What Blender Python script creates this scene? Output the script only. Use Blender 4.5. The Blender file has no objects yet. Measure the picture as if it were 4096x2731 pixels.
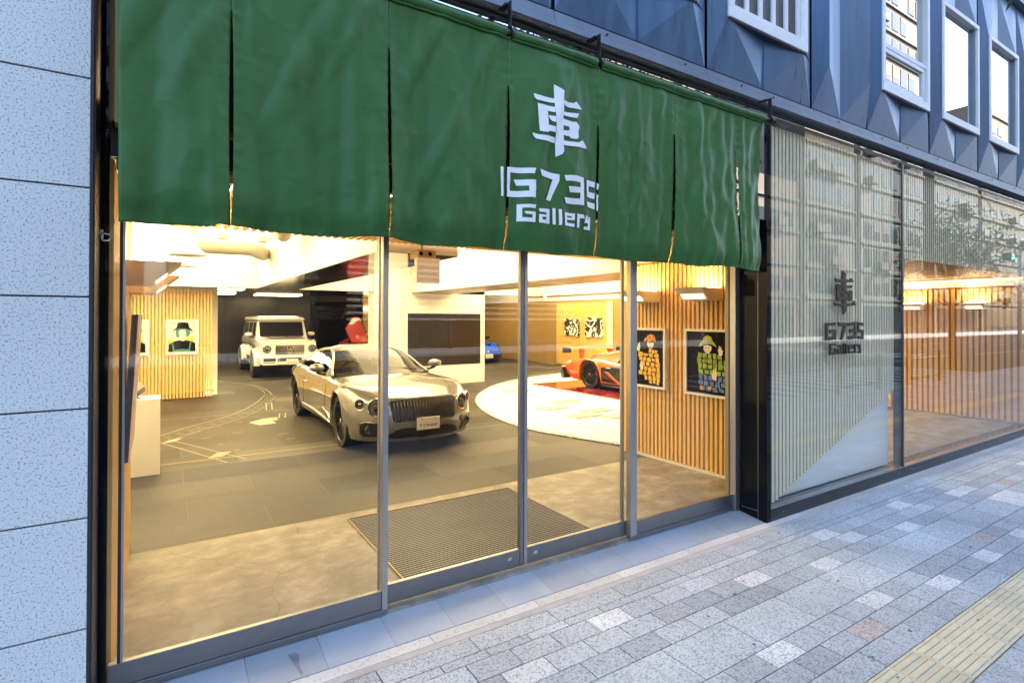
import bpy, bmesh, math, random
import numpy as np
from mathutils import Vector, Matrix, noise as mnoise
random.seed(7); rng = np.random.default_rng(7)
SC = bpy.context.scene
COL = SC.collection
PI = math.pi
R = math.radians

# ---------------------------------------------------------------- objects
def tag(o, label=None, cat=None, group=None, kind=None):
    if label: o['label'] = label
    if cat: o['category'] = cat
    if group: o['group'] = group
    if kind: o['kind'] = kind
    return o

def thing(name, label, cat, loc=(0, 0, 0), rz=0.0, group=None):
    o = bpy.data.objects.new(name, None); COL.objects.link(o)
    o.empty_display_size = 0.1
    o.location = loc; o.rotation_euler = (0, 0, rz)
    return tag(o, label, cat, group)

def dup(src, loc=None, rz=None, label=None):
    def cp(o, par):
        c = o.copy(); COL.objects.link(c)
        if par is not None: c.parent = par
        for ch in list(o.children): cp(ch, c)
        return c
    c = cp(src, None)
    if loc is not None: c.location = loc
    if rz is not None: c.rotation_euler = (0, 0, rz)
    if label: c['label'] = label
    return c

class MB:
    """collects faces, links them as ONE mesh object"""
    def __init__(s): s.v = []; s.f = []; s.m = []; s.vc = []; s.mi = 0; s.col = None
    def add(s, vs, fs, mi=None):
        b = len(s.v); s.v += [tuple(p) for p in vs]
        for f in fs:
            s.f.append(tuple(b + i for i in f)); s.m.append(s.mi if mi is None else mi); s.vc.append(s.col)
        return s
    def quad(s, a, b, c, d, mi=None): return s.add([a, b, c, d], [(0, 1, 2, 3)], mi)
    def poly(s, pts, mi=None): return s.add(pts, [tuple(range(len(pts)))], mi)
    def box(s, x0, x1, y0, y1, z0, z1, mi=None):
        v = [(x0, y0, z0), (x1, y0, z0), (x1, y1, z0), (x0, y1, z0), (x0, y0, z1), (x1, y0, z1), (x1, y1, z1), (x0, y1, z1)]
        return s.add(v, [(0, 3, 2, 1), (4, 5, 6, 7), (0, 1, 5, 4), (1, 2, 6, 5), (2, 3, 7, 6), (3, 0, 4, 7)], mi)
    def prism(s, pts, d, mi=None):
        """closed polygon pts (3D, planar) extruded by vector d"""
        n = len(pts); d = Vector(d)
        v = [Vector(p) for p in pts] + [Vector(p) + d for p in pts]
        f = [tuple(range(n)), tuple(range(2 * n - 1, n - 1, -1))]
        f += [(i, i + n, (i + 1) % n + n, (i + 1) % n) for i in range(n)]
        return s.add(v, f, mi)
    def tube(s, pts, r, n=8, mi=None, caps=True):
        pts = [Vector(p) for p in pts]; rs = r if isinstance(r, (list, tuple)) else [r] * len(pts)
        vs = []; up = Vector((0, 0, 1))
        for i, p in enumerate(pts):
            d = (pts[min(i + 1, len(pts) - 1)] - pts[max(i - 1, 0)]).normalized()
            u = up if abs(d.dot(up)) < .95 else Vector((1, 0, 0))
            a = d.cross(u).normalized(); b = d.cross(a).normalized()
            for k in range(n):
                t = 2 * PI * k / n; vs.append(p + (a * math.cos(t) + b * math.sin(t)) * rs[i])
        fs = []
        for i in range(len(pts) - 1):
            for k in range(n):
                fs.append((i * n + k, i * n + (k + 1) % n, (i + 1) * n + (k + 1) % n, (i + 1) * n + k))
        if caps: fs += [tuple(range(n - 1, -1, -1)), tuple(range((len(pts) - 1) * n, len(pts) * n))]
        return s.add(vs, fs, mi)
    def lathe(s, prof, c=(0, 0, 0), axis='z', n=32, mi=None):
        """profile of (radius, along-axis)"""
        vs = []
        for (r, a) in prof:
            for k in range(n):
                t = 2 * PI * k / n; u, w = r * math.cos(t), r * math.sin(t)
                p = {'z': (u, w, a), 'x': (a, u, w), 'y': (w, a, u)}[axis]
                vs.append((p[0] + c[0], p[1] + c[1], p[2] + c[2]))
        fs = []
        for i in range(len(prof) - 1):
            for k in range(n):
                fs.append((i * n + k, i * n + (k + 1) % n, (i + 1) * n + (k + 1) % n, (i + 1) * n + k))
        return s.add(vs, fs, mi)
    def grid(s, P, mi=None, closed=False):
        """P: rows of points"""
        h, w = len(P), len(P[0]); vs = [p for row in P for p in row]; fs = []
        for i in range(h - 1):
            for j in range(w if closed else w - 1):
                j2 = (j + 1) % w; fs.append((i * w + j, i * w + j2, (i + 1) * w + j2, (i + 1) * w + j))
        return s.add(vs, fs, mi)
    def build(s, name, mats, parent=None, smooth=False, bevel=0.0, weld=0.0, sub=0, auto=None):
        me = bpy.data.meshes.new(name)
        me.from_pydata(s.v, [], s.f); 
        if not isinstance(mats, (list, tuple)): mats = [mats]
        for m in mats: me.materials.append(m)
        me.polygons.foreach_set('material_index', np.array(s.m, dtype=np.int32))
        if any(c is not None for c in s.vc):
            at = me.color_attributes.new('tint', 'FLOAT_COLOR', 'CORNER')
            arr = []
            for f, c in zip(s.f, s.vc):
                c = c or (1, 1, 1); arr += [c[0], c[1], c[2], 1.0] * len(f)
            at.data.foreach_set('color', np.array(arr, dtype=np.float32))
        bm = bmesh.new(); bm.from_mesh(me)
        if weld: bmesh.ops.remove_doubles(bm, verts=bm.verts, dist=weld)
        bmesh.ops.recalc_face_normals(bm, faces=bm.faces)
        bm.to_mesh(me); bm.free()
        if smooth: me.polygons.foreach_set('use_smooth', np.ones(len(me.polygons), dtype=bool))
        if smooth and auto: me.set_sharp_from_angle(angle=R(auto))
        me.update()
        o = bpy.data.objects.new(name, me); COL.objects.link(o)
        if parent is not None: o.parent = parent
        if bevel:
            b = o.modifiers.new('bevel', 'BEVEL'); b.width = bevel; b.segments = 2; b.limit_method = 'ANGLE'; b.angle_limit = R(40)
        if sub:
            m = o.modifiers.new('sub', 'SUBSURF'); m.levels = sub; m.render_levels = sub
        return o

def struct(name, mb, mats, **k):
    o = mb.build(name, mats, **k); o['kind'] = 'structure'; return o

def decal(polys, mapfn, cell=None, thick=0.0):
    """2-D polygons (u,v) -> triangulated, cut on a grid of size cell, mapped to 3-D; thick>0 extrudes along mapfn's 3rd argument"""
    out = MB()
    for pts in polys:
        bm = bmesh.new(); vs = [bm.verts.new((p[0], p[1], 0)) for p in pts]
        n = len(vs); es = [bm.edges.new((vs[i], vs[(i + 1) % n])) for i in range(n)]
        bmesh.ops.triangle_fill(bm, use_beauty=True, use_dissolve=False, edges=es)
        if cell:
            us = [p[0] for p in pts]; ws = [p[1] for p in pts]
            for k in range(math.ceil(min(us) / cell), math.floor(max(us) / cell) + 1):
                bmesh.ops.bisect_plane(bm, geom=bm.verts[:] + bm.edges[:] + bm.faces[:], plane_co=(k * cell, 0, 0), plane_no=(1, 0, 0))
            for k in range(math.ceil(min(ws) / cell), math.floor(max(ws) / cell) + 1):
                bmesh.ops.bisect_plane(bm, geom=bm.verts[:] + bm.edges[:] + bm.faces[:], plane_co=(0, k * cell, 0), plane_no=(0, 1, 0))
        if thick:
            ret = bmesh.ops.extrude_face_region(bm, geom=bm.faces[:])
            for e in ret['geom']:
                if isinstance(e, bmesh.types.BMVert): e.co.z = thick
        bm.verts.index_update()
        out.add([mapfn(v.co.x, v.co.y, v.co.z) for v in bm.verts], [tuple(v.index for v in f.verts) for f in bm.faces])
        bm.free()
    return out

def ell(cx, cy, rx, ry, n=20, a0=0, a1=360):
    full = abs(a1 - a0) >= 360
    return [(cx + rx * math.cos(R(a0 + (a1 - a0) * i / (n if full else n - 1))), cy + ry * math.sin(R(a0 + (a1 - a0) * i / (n if full else n - 1)))) for i in range(n)]

def rrect(x0, x1, z0, z1, r, n=4):
    o = []
    for (cx, cz, a) in ((x1 - r, z0 + r, -90), (x1 - r, z1 - r, 0), (x0 + r, z1 - r, 90), (x0 + r, z0 + r, 180)):
        for i in range(n + 1):
            t = R(a + 90 * i / n); o.append((cx + r * math.cos(t), cz + r * math.sin(t)))
    return o

# ---------------------------------------------------------------- materials
MATS = {}
def mat(name, col=(.5, .5, .5), rough=.5, metal=0.0, var=0.0, scale=5.0, stretch=(1, 1, 1), bump=0.0, bscale=None,
        rvar=0.0, emit=None, estr=0.0, coat=0.0, spec=None, tint=False, detail=4.0, sheen=0.0):
    m = bpy.data.materials.new(name); m.use_nodes = True; MATS[name] = m
    nt = m.node_tree; N = nt.nodes; L = nt.links; b = N['Principled BSDF']
    b.inputs['Roughness'].default_value = rough; b.inputs['Metallic'].default_value = metal
    b.inputs['Base Color'].default_value = (*col, 1)
    if coat: b.inputs['Coat Weight'].default_value = coat; b.inputs['Coat Roughness'].default_value = .03
    if spec is not None: b.inputs['Specular IOR Level'].default_value = spec
    if sheen: b.inputs['Sheen Weight'].default_value = sheen
    if emit: b.inputs['Emission Color'].default_value = (*emit, 1); b.inputs['Emission Strength'].default_value = estr
    if var or bump or rvar:
        tc = N.new('ShaderNodeTexCoord'); mp = N.new('ShaderNodeMapping'); mp.inputs['Scale'].default_value = stretch
        L.new(tc.outputs['Object'], mp.inputs['Vector'])
        nz = N.new('ShaderNodeTexNoise'); nz.inputs['Scale'].default_value = scale; nz.inputs['Detail'].default_value = detail
        nz.inputs['Roughness'].default_value = .6
        L.new(mp.outputs['Vector'], nz.inputs['Vector'])
        if var:
            rp = N.new('ShaderNodeMapRange'); rp.inputs['From Min'].default_value = .3; rp.inputs['From Max'].default_value = .7
            rp.inputs['To Min'].default_value = 1 - var; rp.inputs['To Max'].default_value = 1 + var
            L.new(nz.outputs['Fac'], rp.inputs['Value'])
            vm = N.new('ShaderNodeVectorMath'); vm.operation = 'SCALE'; vm.inputs[0].default_value = col
            L.new(rp.outputs['Result'], vm.inputs['Scale']); L.new(vm.outputs['Vector'], b.inputs['Base Color'])
        if rvar:
            rr = N.new('ShaderNodeMapRange'); rr.inputs['From Min'].default_value = .3; rr.inputs['From Max'].default_value = .7
            rr.inputs['To Min'].default_value = max(0, rough - rvar); rr.inputs['To Max'].default_value = rough + rvar
            L.new(nz.outputs['Fac'], rr.inputs['Value']); L.new(rr.outputs['Result'], b.inputs['Roughness'])
        if bump:
            bp = N.new('ShaderNodeBump'); bp.inputs['Strength'].default_value = bump; bp.inputs['Distance'].default_value = .01
            if bscale:
                n2 = N.new('ShaderNodeTexNoise'); n2.inputs['Scale'].default_value = bscale; n2.inputs['Detail'].default_value = 3
                L.new(mp.outputs['Vector'], n2.inputs['Vector']); L.new(n2.outputs['Fac'], bp.inputs['Height'])
            else: L.new(nz.outputs['Fac'], bp.inputs['Height'])
            L.new(bp.outputs['Normal'], b.inputs['Normal'])
    if tint:
        at = N.new('ShaderNodeAttribute'); at.attribute_name = 'tint'
        mx = N.new('ShaderNodeVectorMath'); mx.operation = 'MULTIPLY'
        src = b.inputs['Base Color'].links[0].from_socket if b.inputs['Base Color'].is_linked else None
        if src: L.new(src, mx.inputs[0])
        else: mx.inputs[0].default_value = col
        L.new(at.outputs['Color'], mx.inputs[1]); L.new(mx.outputs['Vector'], b.inputs['Base Color'])
    return m

def speckle(name, base, dark, scale, lo=.34, hi=.47, rough=.6, tint=False, light=None, big=1.2, bigvar=.08, bump=.15):
    """granite: pale ground with dark flecks"""
    m = mat(name, base, rough); nt = m.node_tree; N = nt.nodes; L = nt.links; b = N['Principled BSDF']
    tc = N.new('ShaderNodeTexCoord')
    nz = N.new('ShaderNodeTexNoise'); nz.inputs['Scale'].default_value = scale; nz.inputs['Detail'].default_value = 3; nz.inputs['Roughness'].default_value = .65
    L.new(tc.outputs['Object'], nz.inputs['Vector'])
    cr = N.new('ShaderNodeValToRGB'); e = cr.color_ramp.elements
    e[0].position = lo; e[0].color = (*dark, 1); e[1].position = hi; e[1].color = (*base, 1)
    if light:
        q = e.new(.62); q.color = (*base, 1); q2 = e.new(.70); q2.color = (*light, 1)
    L.new(nz.outputs['Fac'], cr.inputs['Fac'])
    n2 = N.new('ShaderNodeTexNoise'); n2.inputs['Scale'].default_value = big; n2.inputs['Detail'].default_value = 5
    L.new(tc.outputs['Object'], n2.inputs['Vector'])
    mr = N.new('ShaderNodeMapRange'); mr.inputs['From Min'].default_value = .3; mr.inputs['From Max'].default_value = .7
    mr.inputs['To Min'].default_value = 1 - bigvar; mr.inputs['To Max'].default_value = 1 + bigvar
    L.new(n2.outputs['Fac'], mr.inputs['Value'])
    vm = N.new('ShaderNodeVectorMath'); vm.operation = 'SCALE'
    L.new(cr.outputs['Color'], vm.inputs[0]); L.new(mr.outputs['Result'], vm.inputs['Scale'])
    out = vm.outputs['Vector']
    if tint:
        at = N.new('ShaderNodeAttribute'); at.attribute_name = 'tint'
        mx = N.new('ShaderNodeVectorMath'); mx.operation = 'MULTIPLY'
        L.new(out, mx.inputs[0]); L.new(at.outputs['Color'], mx.inputs[1]); out = mx.outputs['Vector']
    L.new(out, b.inputs['Base Color'])
    bp = N.new('ShaderNodeBump'); bp.inputs['Strength'].default_value = bump; bp.inputs['Distance'].default_value = .002
    L.new(nz.outputs['Fac'], bp.inputs['Height']); L.new(bp.outputs['Normal'], b.inputs['Normal'])
    return m

def glass(name, tint=(1, 1, 1), ior=1.5, rough=0.0, extra=0.0, wave=0.0):
    """clear pane: see-through plus Fresnel mirror"""
    m = bpy.data.materials.new(name); m.use_nodes = True; MATS[name] = m
    nt = m.node_tree; N = nt.nodes; L = nt.links
    for n in list(N): N.remove(n)
    o = N.new('ShaderNodeOutputMaterial'); mx = N.new('ShaderNodeMixShader'); t = N.new('ShaderNodeBsdfTransparent'); g = N.new('ShaderNodeBsdfGlossy')
    t.inputs['Color'].default_value = (*tint, 1); g.inputs['Roughness'].default_value = rough
    r0 = ((ior - 1) / (ior + 1)) ** 2
    lw = N.new('ShaderNodeLayerWeight'); lw.inputs['Blend'].default_value = .5
    pw = N.new('ShaderNodeMath'); pw.operation = 'POWER'; pw.inputs[1].default_value = 5.0; L.new(lw.outputs['Facing'], pw.inputs[0])
    ma = N.new('ShaderNodeMath'); ma.operation = 'MULTIPLY_ADD'; ma.inputs[1].default_value = 1 - r0; ma.inputs[2].default_value = r0; L.new(pw.outputs[0], ma.inputs[0])
    fac = ma.outputs[0]
    if extra:
        ad = N.new('ShaderNodeMath'); ad.operation = 'MULTIPLY_ADD'; ad.use_clamp = True
        ad.inputs[1].default_value = 1 - extra; ad.inputs[2].default_value = extra
        L.new(fac, ad.inputs[0]); fac = ad.outputs[0]
    L.new(fac, mx.inputs['Fac']); L.new(t.outputs[0], mx.inputs[1]); L.new(g.outputs[0], mx.inputs[2])
    if wave:
        tc = N.new('ShaderNodeTexCoord'); nz = N.new('ShaderNodeTexNoise'); nz.inputs['Scale'].default_value = .9; nz.inputs['Detail'].default_value = 1
        bp = N.new('ShaderNodeBump'); bp.inputs['Strength'].default_value = wave; bp.inputs['Distance'].default_value = .02
        L.new(tc.outputs['Object'], nz.inputs['Vector']); L.new(nz.outputs['Fac'], bp.inputs['Height'])
        L.new(bp.outputs['Normal'], g.inputs['Normal'])
    L.new(mx.outputs[0], o.inputs['Surface'])
    return m

def emitter(name, col, s):
    m = bpy.data.materials.new(name); m.use_nodes = True; MATS[name] = m
    b = m.node_tree.nodes['Principled BSDF']
    b.inputs['Base Color'].default_value = (.8, .8, .8, 1)
    b.inputs['Emission Color'].default_value = (*col, 1); b.inputs['Emission Strength'].default_value = s
    return m

WARM = (1.0, .745, .36)
mat('granite_joint', (.02, .025, .035), .7)
speckle('granite', (.65, .685, .69), (.15, .165, .19), 125, .33, .47, .55, big=.8, bigvar=.05)
mat('dark_trim', (.02, .024, .034), .45)
mat('black_gloss', (.006, .007, .009), .03, spec=.14)
mat('black_stone', (.012, .013, .016), .12, var=.3, scale=60, spec=.6)
mat('black_metal', (.008, .008, .010), .35)
mat('aluminium', (.42, .42, .43), .33, .9, var=.06, scale=30, stretch=(1, 1, .1))
mat('steel', (.22, .23, .25), .34, .85, var=.08, scale=40, stretch=(.3, 1, 3))
mat('bronze', (.36, .28, .16), .35, .35)
glass('shop_glass', (.985, .995, .985), 1.42)
glass('shop_glass_big', (.985, .995, .985), 1.55, extra=.02, wave=.012)
glass('car_glass', (.50, .50, .45), 1.30)
glass('car_glass_dark', (.08, .08, .07), 1.25)
glass('upper_glass', (.06, .07, .08), 1.5, extra=.80, wave=.01)
mat('wood', (.78, .50, .15), .48, var=.13, scale=3, stretch=(18, 18, .8), bump=.05)
mat('wood_back', (.40, .215, .065), .6, var=.15, scale=3, stretch=(18, 18, .8))
mat('wood_dark', (.30, .155, .045), .5, var=.2, scale=2.5, stretch=(14, 14, .6))
mat('wood_panel', (.36, .23, .075), .4, var=.12, scale=2, stretch=(20, 20, .5))
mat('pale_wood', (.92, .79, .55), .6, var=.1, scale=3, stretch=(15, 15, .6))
mat('slat_side_shade', (.36, .27, .185), .7); mat('louver_back', (.32, .235, .155), .7)  # darker slat body: shade on the slat sides is put into its colour
mat('white_paint', (.80, .78, .74), .6, var=.015, scale=2)
mat('white_gloss', (.80, .79, .76), .25)
mat('white_film', (.90, .92, .92), .4)
mat('cream_board', (.74, .66, .52), .5)
mat('dark_wall', (.026, .023, .020), .22, var=.1, scale=3)
mat('dark_soffit', (.10, .075, .045), .08, .55)
mat('screen_black', (.026, .021, .016), .14, spec=.4)
mat('black_rubber', (.012, .012, .012), .55)
mat('black_plastic', (.010, .010, .010), .3)
mat('chrome', (.75, .75, .76), .1, 1.0)
mat('rim_black', (.015, .015, .016), .2, .3)
mat('rim_silver', (.45, .45, .46), .25, .9)
mat('plate', (.72, .70, .60), .4)
mat('letter_black', (.006, .006, .007), .25)
mat('letter_white', (.80, .82, .86), .6)
emitter('glow', WARM, 1.6); emitter('glow_mid', WARM, 1.3); emitter('glow_dim', WARM, .55)
emitter('glow_back', WARM, 3.2); emitter('glow_lens', (1.0, .74, .36), .5); emitter('glow_soft', (1.0, .74, .36), 1.8)
emitter('lamp_glow', (1.0, .78, .44), 12.0); emitter('spot_glow', (1.0, .78, .44), 2.5)
for _n in ('spot_glow', 'glow_lens'): MATS[_n].cycles.emission_sampling = 'NONE'
# ---------------------------------------------------------------- camera, light
cam = bpy.data.cameras.new('camera'); co = bpy.data.objects.new('camera', cam); COL.objects.link(co); SC.camera = co
_ya = math.atan2(3414, 2185)
fw = Vector((math.cos(_ya), math.sin(_ya), 0)); up = Vector((0, 0, 1)); rt = fw.cross(up)
_p, _r = .0069, .0025
F_ = fw * math.cos(_p) + up * math.sin(_p); U_ = up * math.cos(_p) - fw * math.sin(_p)
R_ = rt * math.cos(_r) + U_ * math.sin(_r); U2 = U_ * math.cos(_r) - rt * math.sin(_r)
co.matrix_world = Matrix(((R_.x, U2.x, -F_.x, 0), (R_.y, U2.y, -F_.y, 0), (R_.z, U2.z, -F_.z, 1.73), (0, 0, 0, 1)))
cam.sensor_width = 36; cam.lens = 2185 / 4096 * 36; cam.shift_y = -(1365.5 - 1257.42) / 4096
cam.clip_end = 2000; cam.clip_start = .05
w = bpy.data.worlds.new('World'); SC.world = w; w.use_nodes = True
nt = w.node_tree; bg = nt.nodes['Background']
sky = nt.nodes.new('ShaderNodeTexSky'); sky.sky_type = 'NISHITA'; sky.sun_disc = False
SUN_E, SUN_A = R(42), R(28)
sky.sun_elevation = SUN_E; sky.sun_rotation = SUN_A; sky.air_density = 1.0; sky.dust_density = 3.0; sky.ozone_density = .0
nt.links.new(sky.outputs[0], bg.inputs['Color']); bg.inputs['Strength'].default_value = .15
sl = bpy.data.lights.new('sun', 'SUN'); sl.energy = 2.6; sl.angle = R(.6); sl.color = (1, .95, .88)
so = bpy.data.objects.new('sun', sl); COL.objects.link(so)
# direction the light comes from (same bearing as the sky's sun)
sd = Vector((math.sin(SUN_A) * math.cos(SUN_E), math.cos(SUN_A) * math.cos(SUN_E), math.sin(SUN_E)))
so.rotation_euler = (-sd).to_track_quat('-Z', 'Y').to_euler()
SC.view_settings.view_transform = 'Standard'; SC.view_settings.look = 'None'; SC.view_settings.exposure = 2.85; SC.view_settings.gamma = 1
SC.cycles.transparent_max_bounces = 32; SC.cycles.max_bounces = 9; SC.cycles.diffuse_bounces = 4; SC.cycles.glossy_bounces = 5
SC.cycles.use_denoising = True; SC.cycles.caustics_reflective = False; SC.cycles.caustics_refractive = False
SC.cycles.sample_clamp_indirect = 1.5

# ---------------------------------------------------------------- ground
ZP = -.06
speckle('pave', (.47, .505, .52), (.18, .195, .22), 90, .34, .53, .75, tint=True, big=1.6, bigvar=.13)
speckle('border', (.60, .58, .55), (.40, .38, .36), 60, .33, .46, .75, tint=True, big=2, bigvar=.1)
mat('grout', (.035, .04, .065), .9)
mat('concrete_strip', (.46, .44, .41), .85, var=.12, scale=8)
mat('tile_blue', (.36, .42, .48), .45, var=.10, scale=2.2, detail=6, tint=True)
mat('tile_joint', (.20, .23, .30), .8)
mat('stain', (.20, .225, .27), .4, var=.2, scale=20)
mat('tactile', (.66, .575, .39), .7, var=.12, scale=9, tint=True)
mat('tactile_joint', (.045, .04, .05), .9)
mb = MB(); mb.quad((-60, -1.42, ZP - .012), (160, -1.42, ZP - .012), (160, 3.2, ZP - .012), (-60, 3.2, ZP - .012))
struct('ground', mb, MATS['grout'])
X0, X1 = -2.6, 46.0
pave = MB()
rows = [(2.722, 2.577, .535, 3.598, 0), (2.577, 2.509, .2675, 3.62, 0), (2.509, 2.36, .267, 3.46, 0), (2.36, 2.212, .267, 3.58, 0),
        (2.212, 2.065, .267, 3.44, 0), (2.065, 1.77, .520, 3.325, 1), (1.77, 1.628, .262, 3.72, 0), (1.628, 1.487, .262, 3.58, 0), (1.487, 1.338, .262, 3.43, 0)]
y = 1.056
k = 0
while y > -1.15:
    h = (.147, .147, .29)[k % 3] if k % 5 else .147
    rows.append((y, y - h, .52 if h > .2 else .264, 3.4 + .11 * (k % 4), 1 if h > .2 else 0)); y -= h; k += 1
PAVE_W = [(5.94, 2.41), (4.65, 2.43), (4.78, 2.28), (5.41, 2.12), (4.10, 2.13), (3.45, 2.29), (2.3, 2.43), (4.49, 1.56), (3.84, 1.70), (2.78, 1.70), (5.26, 1.55), (7.19, 1.9), (6.02, 1.56), (1.6, 2.3), (1.35, 2.14), (6.9, 2.28)]
PAVE_P = [(3.45, 1.56), (5.65, 1.68), (7.9, 2.12)]
PAVE_D = [(5.41, 1.42), (3.08, 2.15), (2.95, 1.56), (2.9, 2.29), (2.26, 2.15), (3.35, 2.15)]
for (ya, yb, ln, off, big) in rows:
    n0 = math.floor((X0 - off) / ln); n1 = math.ceil((X1 - off) / ln)
    for i in range(n0, n1):
        xa, xb = off + i * ln, off + (i + 1) * ln
        g = rng.normal(1.0, .075); g = min(1.18, max(.80, g))
        t = (g, g, g)
        r = rng.random()
        hit = any(xa < px < xb and yb < py < ya for px, py in PAVE_W); hp = any(xa < px < xb and yb < py < ya for px, py in PAVE_P); hd = any(xa < px < xb and yb < py < ya for px, py in PAVE_D)
        inview = 1.0 < xa < 7.5 and yb > 1.0
        if hit: t = (1.5, 1.42, 1.36)
        elif hp: t = (1.12, .90, .80)
        elif hd: t = (.80, .81, .83)
        elif big: t = (g * 1.14, g * 1.15, g * 1.15)
        elif not inview and r < .03: t = (1.5, 1.42, 1.36)
        elif not inview and r < .038: t = (1.12, .90, .80)
        pave.col = t
        e = .0033; z = ZP + rng.normal(0, .0006)
        a, b, c, d = (xa + e, yb + e, z), (xb - e, yb + e, z), (xb - e, ya - e, z), (xa + e, ya - e, z)
        lo = ZP - .011
        A, B, C_, D_ = [(p[0], p[1], lo) for p in (a, b, c, d)]
        pave.add([a, b, c, d, A, B, C_, D_], [(0, 1, 2, 3), (0, 4, 5, 1), (1, 5, 6, 2), (2, 6, 7, 3), (3, 7, 4, 0)])
o = struct('pavement', pave, MATS['pave'])
bd = MB()
x = X0
while x < X1:
    ln = .62 + .3 * rng.random(); g = rng.normal(1, .06); bd.col = (g, g, g) if x < 4.5 else (g * .86, g * .87, g * .9)
    bd.box(x + .002, x + ln - .002, 2.773, 2.857 if x < 4.0 else 2.852, ZP - .012, ZP + .001 + rng.normal(0, .0008)); x += ln
struct('border_strip', bd, MATS['border'])
mb = MB(); mb.box(X0, X1, 2.7235, 2.7715, ZP - .0115, ZP - .001); struct('concrete_strip', mb, MATS['concrete_strip'])
# sloping threshold tiles
tl = MB(); xs = [-.34] + [.005 + .36 * i for i in range(0, 13)]; xs = [q for q in xs if q < 4.40] + [4.469]
zt = lambda yy: -.012 + (yy - 3.20) * (.045 / .34)
for a, b in zip(xs[:-1], xs[1:]):
    g = rng.normal(1, .05); tl.col = (g, g, g * 1.01)
    y0, y1 = 2.861, 3.4
    tl.add([(a + .0012, y0, zt(y0)), (b - .0012, y0, zt(y0)), (b - .0012, y1, zt(3.2) + .004), (a + .0012, y1, zt(3.2) + .004), (a + .0012, 3.2, zt(3.2)), (b - .0012, 3.2, zt(3.2)), (a + .0012, y0, zt(y0) - .02), (b - .0012, y0, zt(y0) - .02)],
           [(0, 1, 5, 4), (4, 5, 2, 3), (0, 6, 7, 1)])
struct('threshold_tiles', tl, MATS['tile_blue'])
mb = MB(); mb.add([(-.34, 2.8615, zt(2.8615) - .004), (4.469, 2.8615, zt(2.8615) - .004), (4.469, 3.3, zt(3.2) - .004), (-.34, 3.3, zt(3.2) - .004)], [(0, 1, 2, 3)])
struct('threshold_joints', mb, MATS['tile_joint'])
st = [[(.562, 3.045), (.600, 3.05), (.618, 3.02), (.606, 2.985), (.600, 2.94), (.606, 2.89), (.600, 2.868), (.592, 2.89), (.580, 2.95), (.572, 3.0)]]
struct('water_stain', decal(st, lambda u, v, q: (u, v, zt(v) + .0012)), MATS['stain'])
spots = MB()
for i in range(46):
    x, y_ = rng.uniform(1.2, 9.5), rng.uniform(-.6, 2.5)
    if i < 5: x, y_ = ((3.9, 1.95), (4.37, 2.66), (3.63, 1.42), (2.85, 1.2), (3.35, 2.3))[i]
    r_ = rng.uniform(.006, .016); spots.poly([(x + r_ * rng.uniform(.7, 1.2) * math.cos(a), y_ + r_ * rng.uniform(.6, 1.0) * math.sin(a), ZP + .0022) for a in np.linspace(0, 2 * PI, 11)[:-1]])
mat('gum', (.11, .115, .135), .8)
struct('gum_spots', spots, MATS['gum'])
jl = MB(); jl.quad((2.131, 1.342, ZP + .0025), (2.136, 1.342, ZP + .0025), (2.139, 2.50, ZP + .0025), (2.133, 2.50, ZP + .0025)); mat('joint_pale', (.5, .5, .52), .8); struct('pale_joint', jl, MATS['joint_pale'])
# tactile paving
tt = MB(); i = 0; x = 3.161 - .262 * 22
while x < X1:
    g = rng.normal(1, .05); tt.col = (g, g, g); a, b = x + .002, x + .260
    y0, y1 = 1.060, 1.335; z = ZP + .0005
    tt.add([(a, y0, z), (b, y0, z), (b, y1, z), (a, y1, z), (a, y0, z - .011), (b, y0, z - .011), (b, y1, z - .011), (a, y1, z - .011)], [(0, 1, 2, 3), (0, 4, 5, 1), (1, 5, 6, 2), (2, 6, 7, 3), (3, 7, 4, 0)])
    if x < 24:
        for q in range(4):
            yc = y0 + (q + .5) * (y1 - y0) / 4
            h = .0055; m_ = (g * 1.05, g * 1.05, g * 1.03); tt.col = m_
            w1, w2 = .0165, .011; xa, xb = a + .012, b - .012
            v = [(xa, yc - w1, z), (xb, yc - w1, z), (xb, yc + w1, z), (xa, yc + w1, z), (xa + .006, yc - w2, z + h), (xb - .006, yc - w2, z + h), (xb - .006, yc + w2, z + h), (xa + .006, yc + w2, z + h)]
            tt.add(v, [(4, 5, 6, 7), (0, 1, 5, 4), (1, 2, 6, 5), (2, 3, 7, 6), (3, 0, 4, 7)])
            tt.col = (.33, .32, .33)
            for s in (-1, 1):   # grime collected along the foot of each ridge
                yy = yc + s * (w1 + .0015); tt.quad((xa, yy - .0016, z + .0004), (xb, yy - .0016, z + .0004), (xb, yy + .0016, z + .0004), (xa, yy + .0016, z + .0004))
    x += .262
struct('tactile_strip', tt, MATS['tactile'])
# kerb and road
speckle('asphalt', (.055, .056, .060), (.03, .03, .033), 90, .38, .5, .85, big=.3, bigvar=.15)
mat('road_paint', (.62, .63, .64), .7, var=.12, scale=6)
mat('kerb', (.42, .43, .44), .8, var=.1, scale=6)
mb = MB(); mb.box(-60, 160, -1.40, -1.20, ZP - .16, ZP - .002); struct('kerb', mb, MATS['kerb'])
mb = MB(); mb.quad((-400, -300, ZP - .14), (400, -300, ZP - .14), (400, -1.39, ZP - .14), (-400, -1.39, ZP - .14)); struct('road', mb, MATS['asphalt'])
ZR = ZP - .136
rm = MB()
for i in range(16):
    x = 9.5 + i * 1.0; rm.quad((x, -5.2, ZR), (x + .5, -5.2, ZR), (x + .5, -1.7, ZR), (x, -1.7, ZR))
for i in range(14):
    yy = -6.2 - i * .95; rm.quad((31, yy - .48, ZR), (35.5, yy - .48, ZR), (35.5, yy, ZR), (31, yy, ZR))
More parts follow.
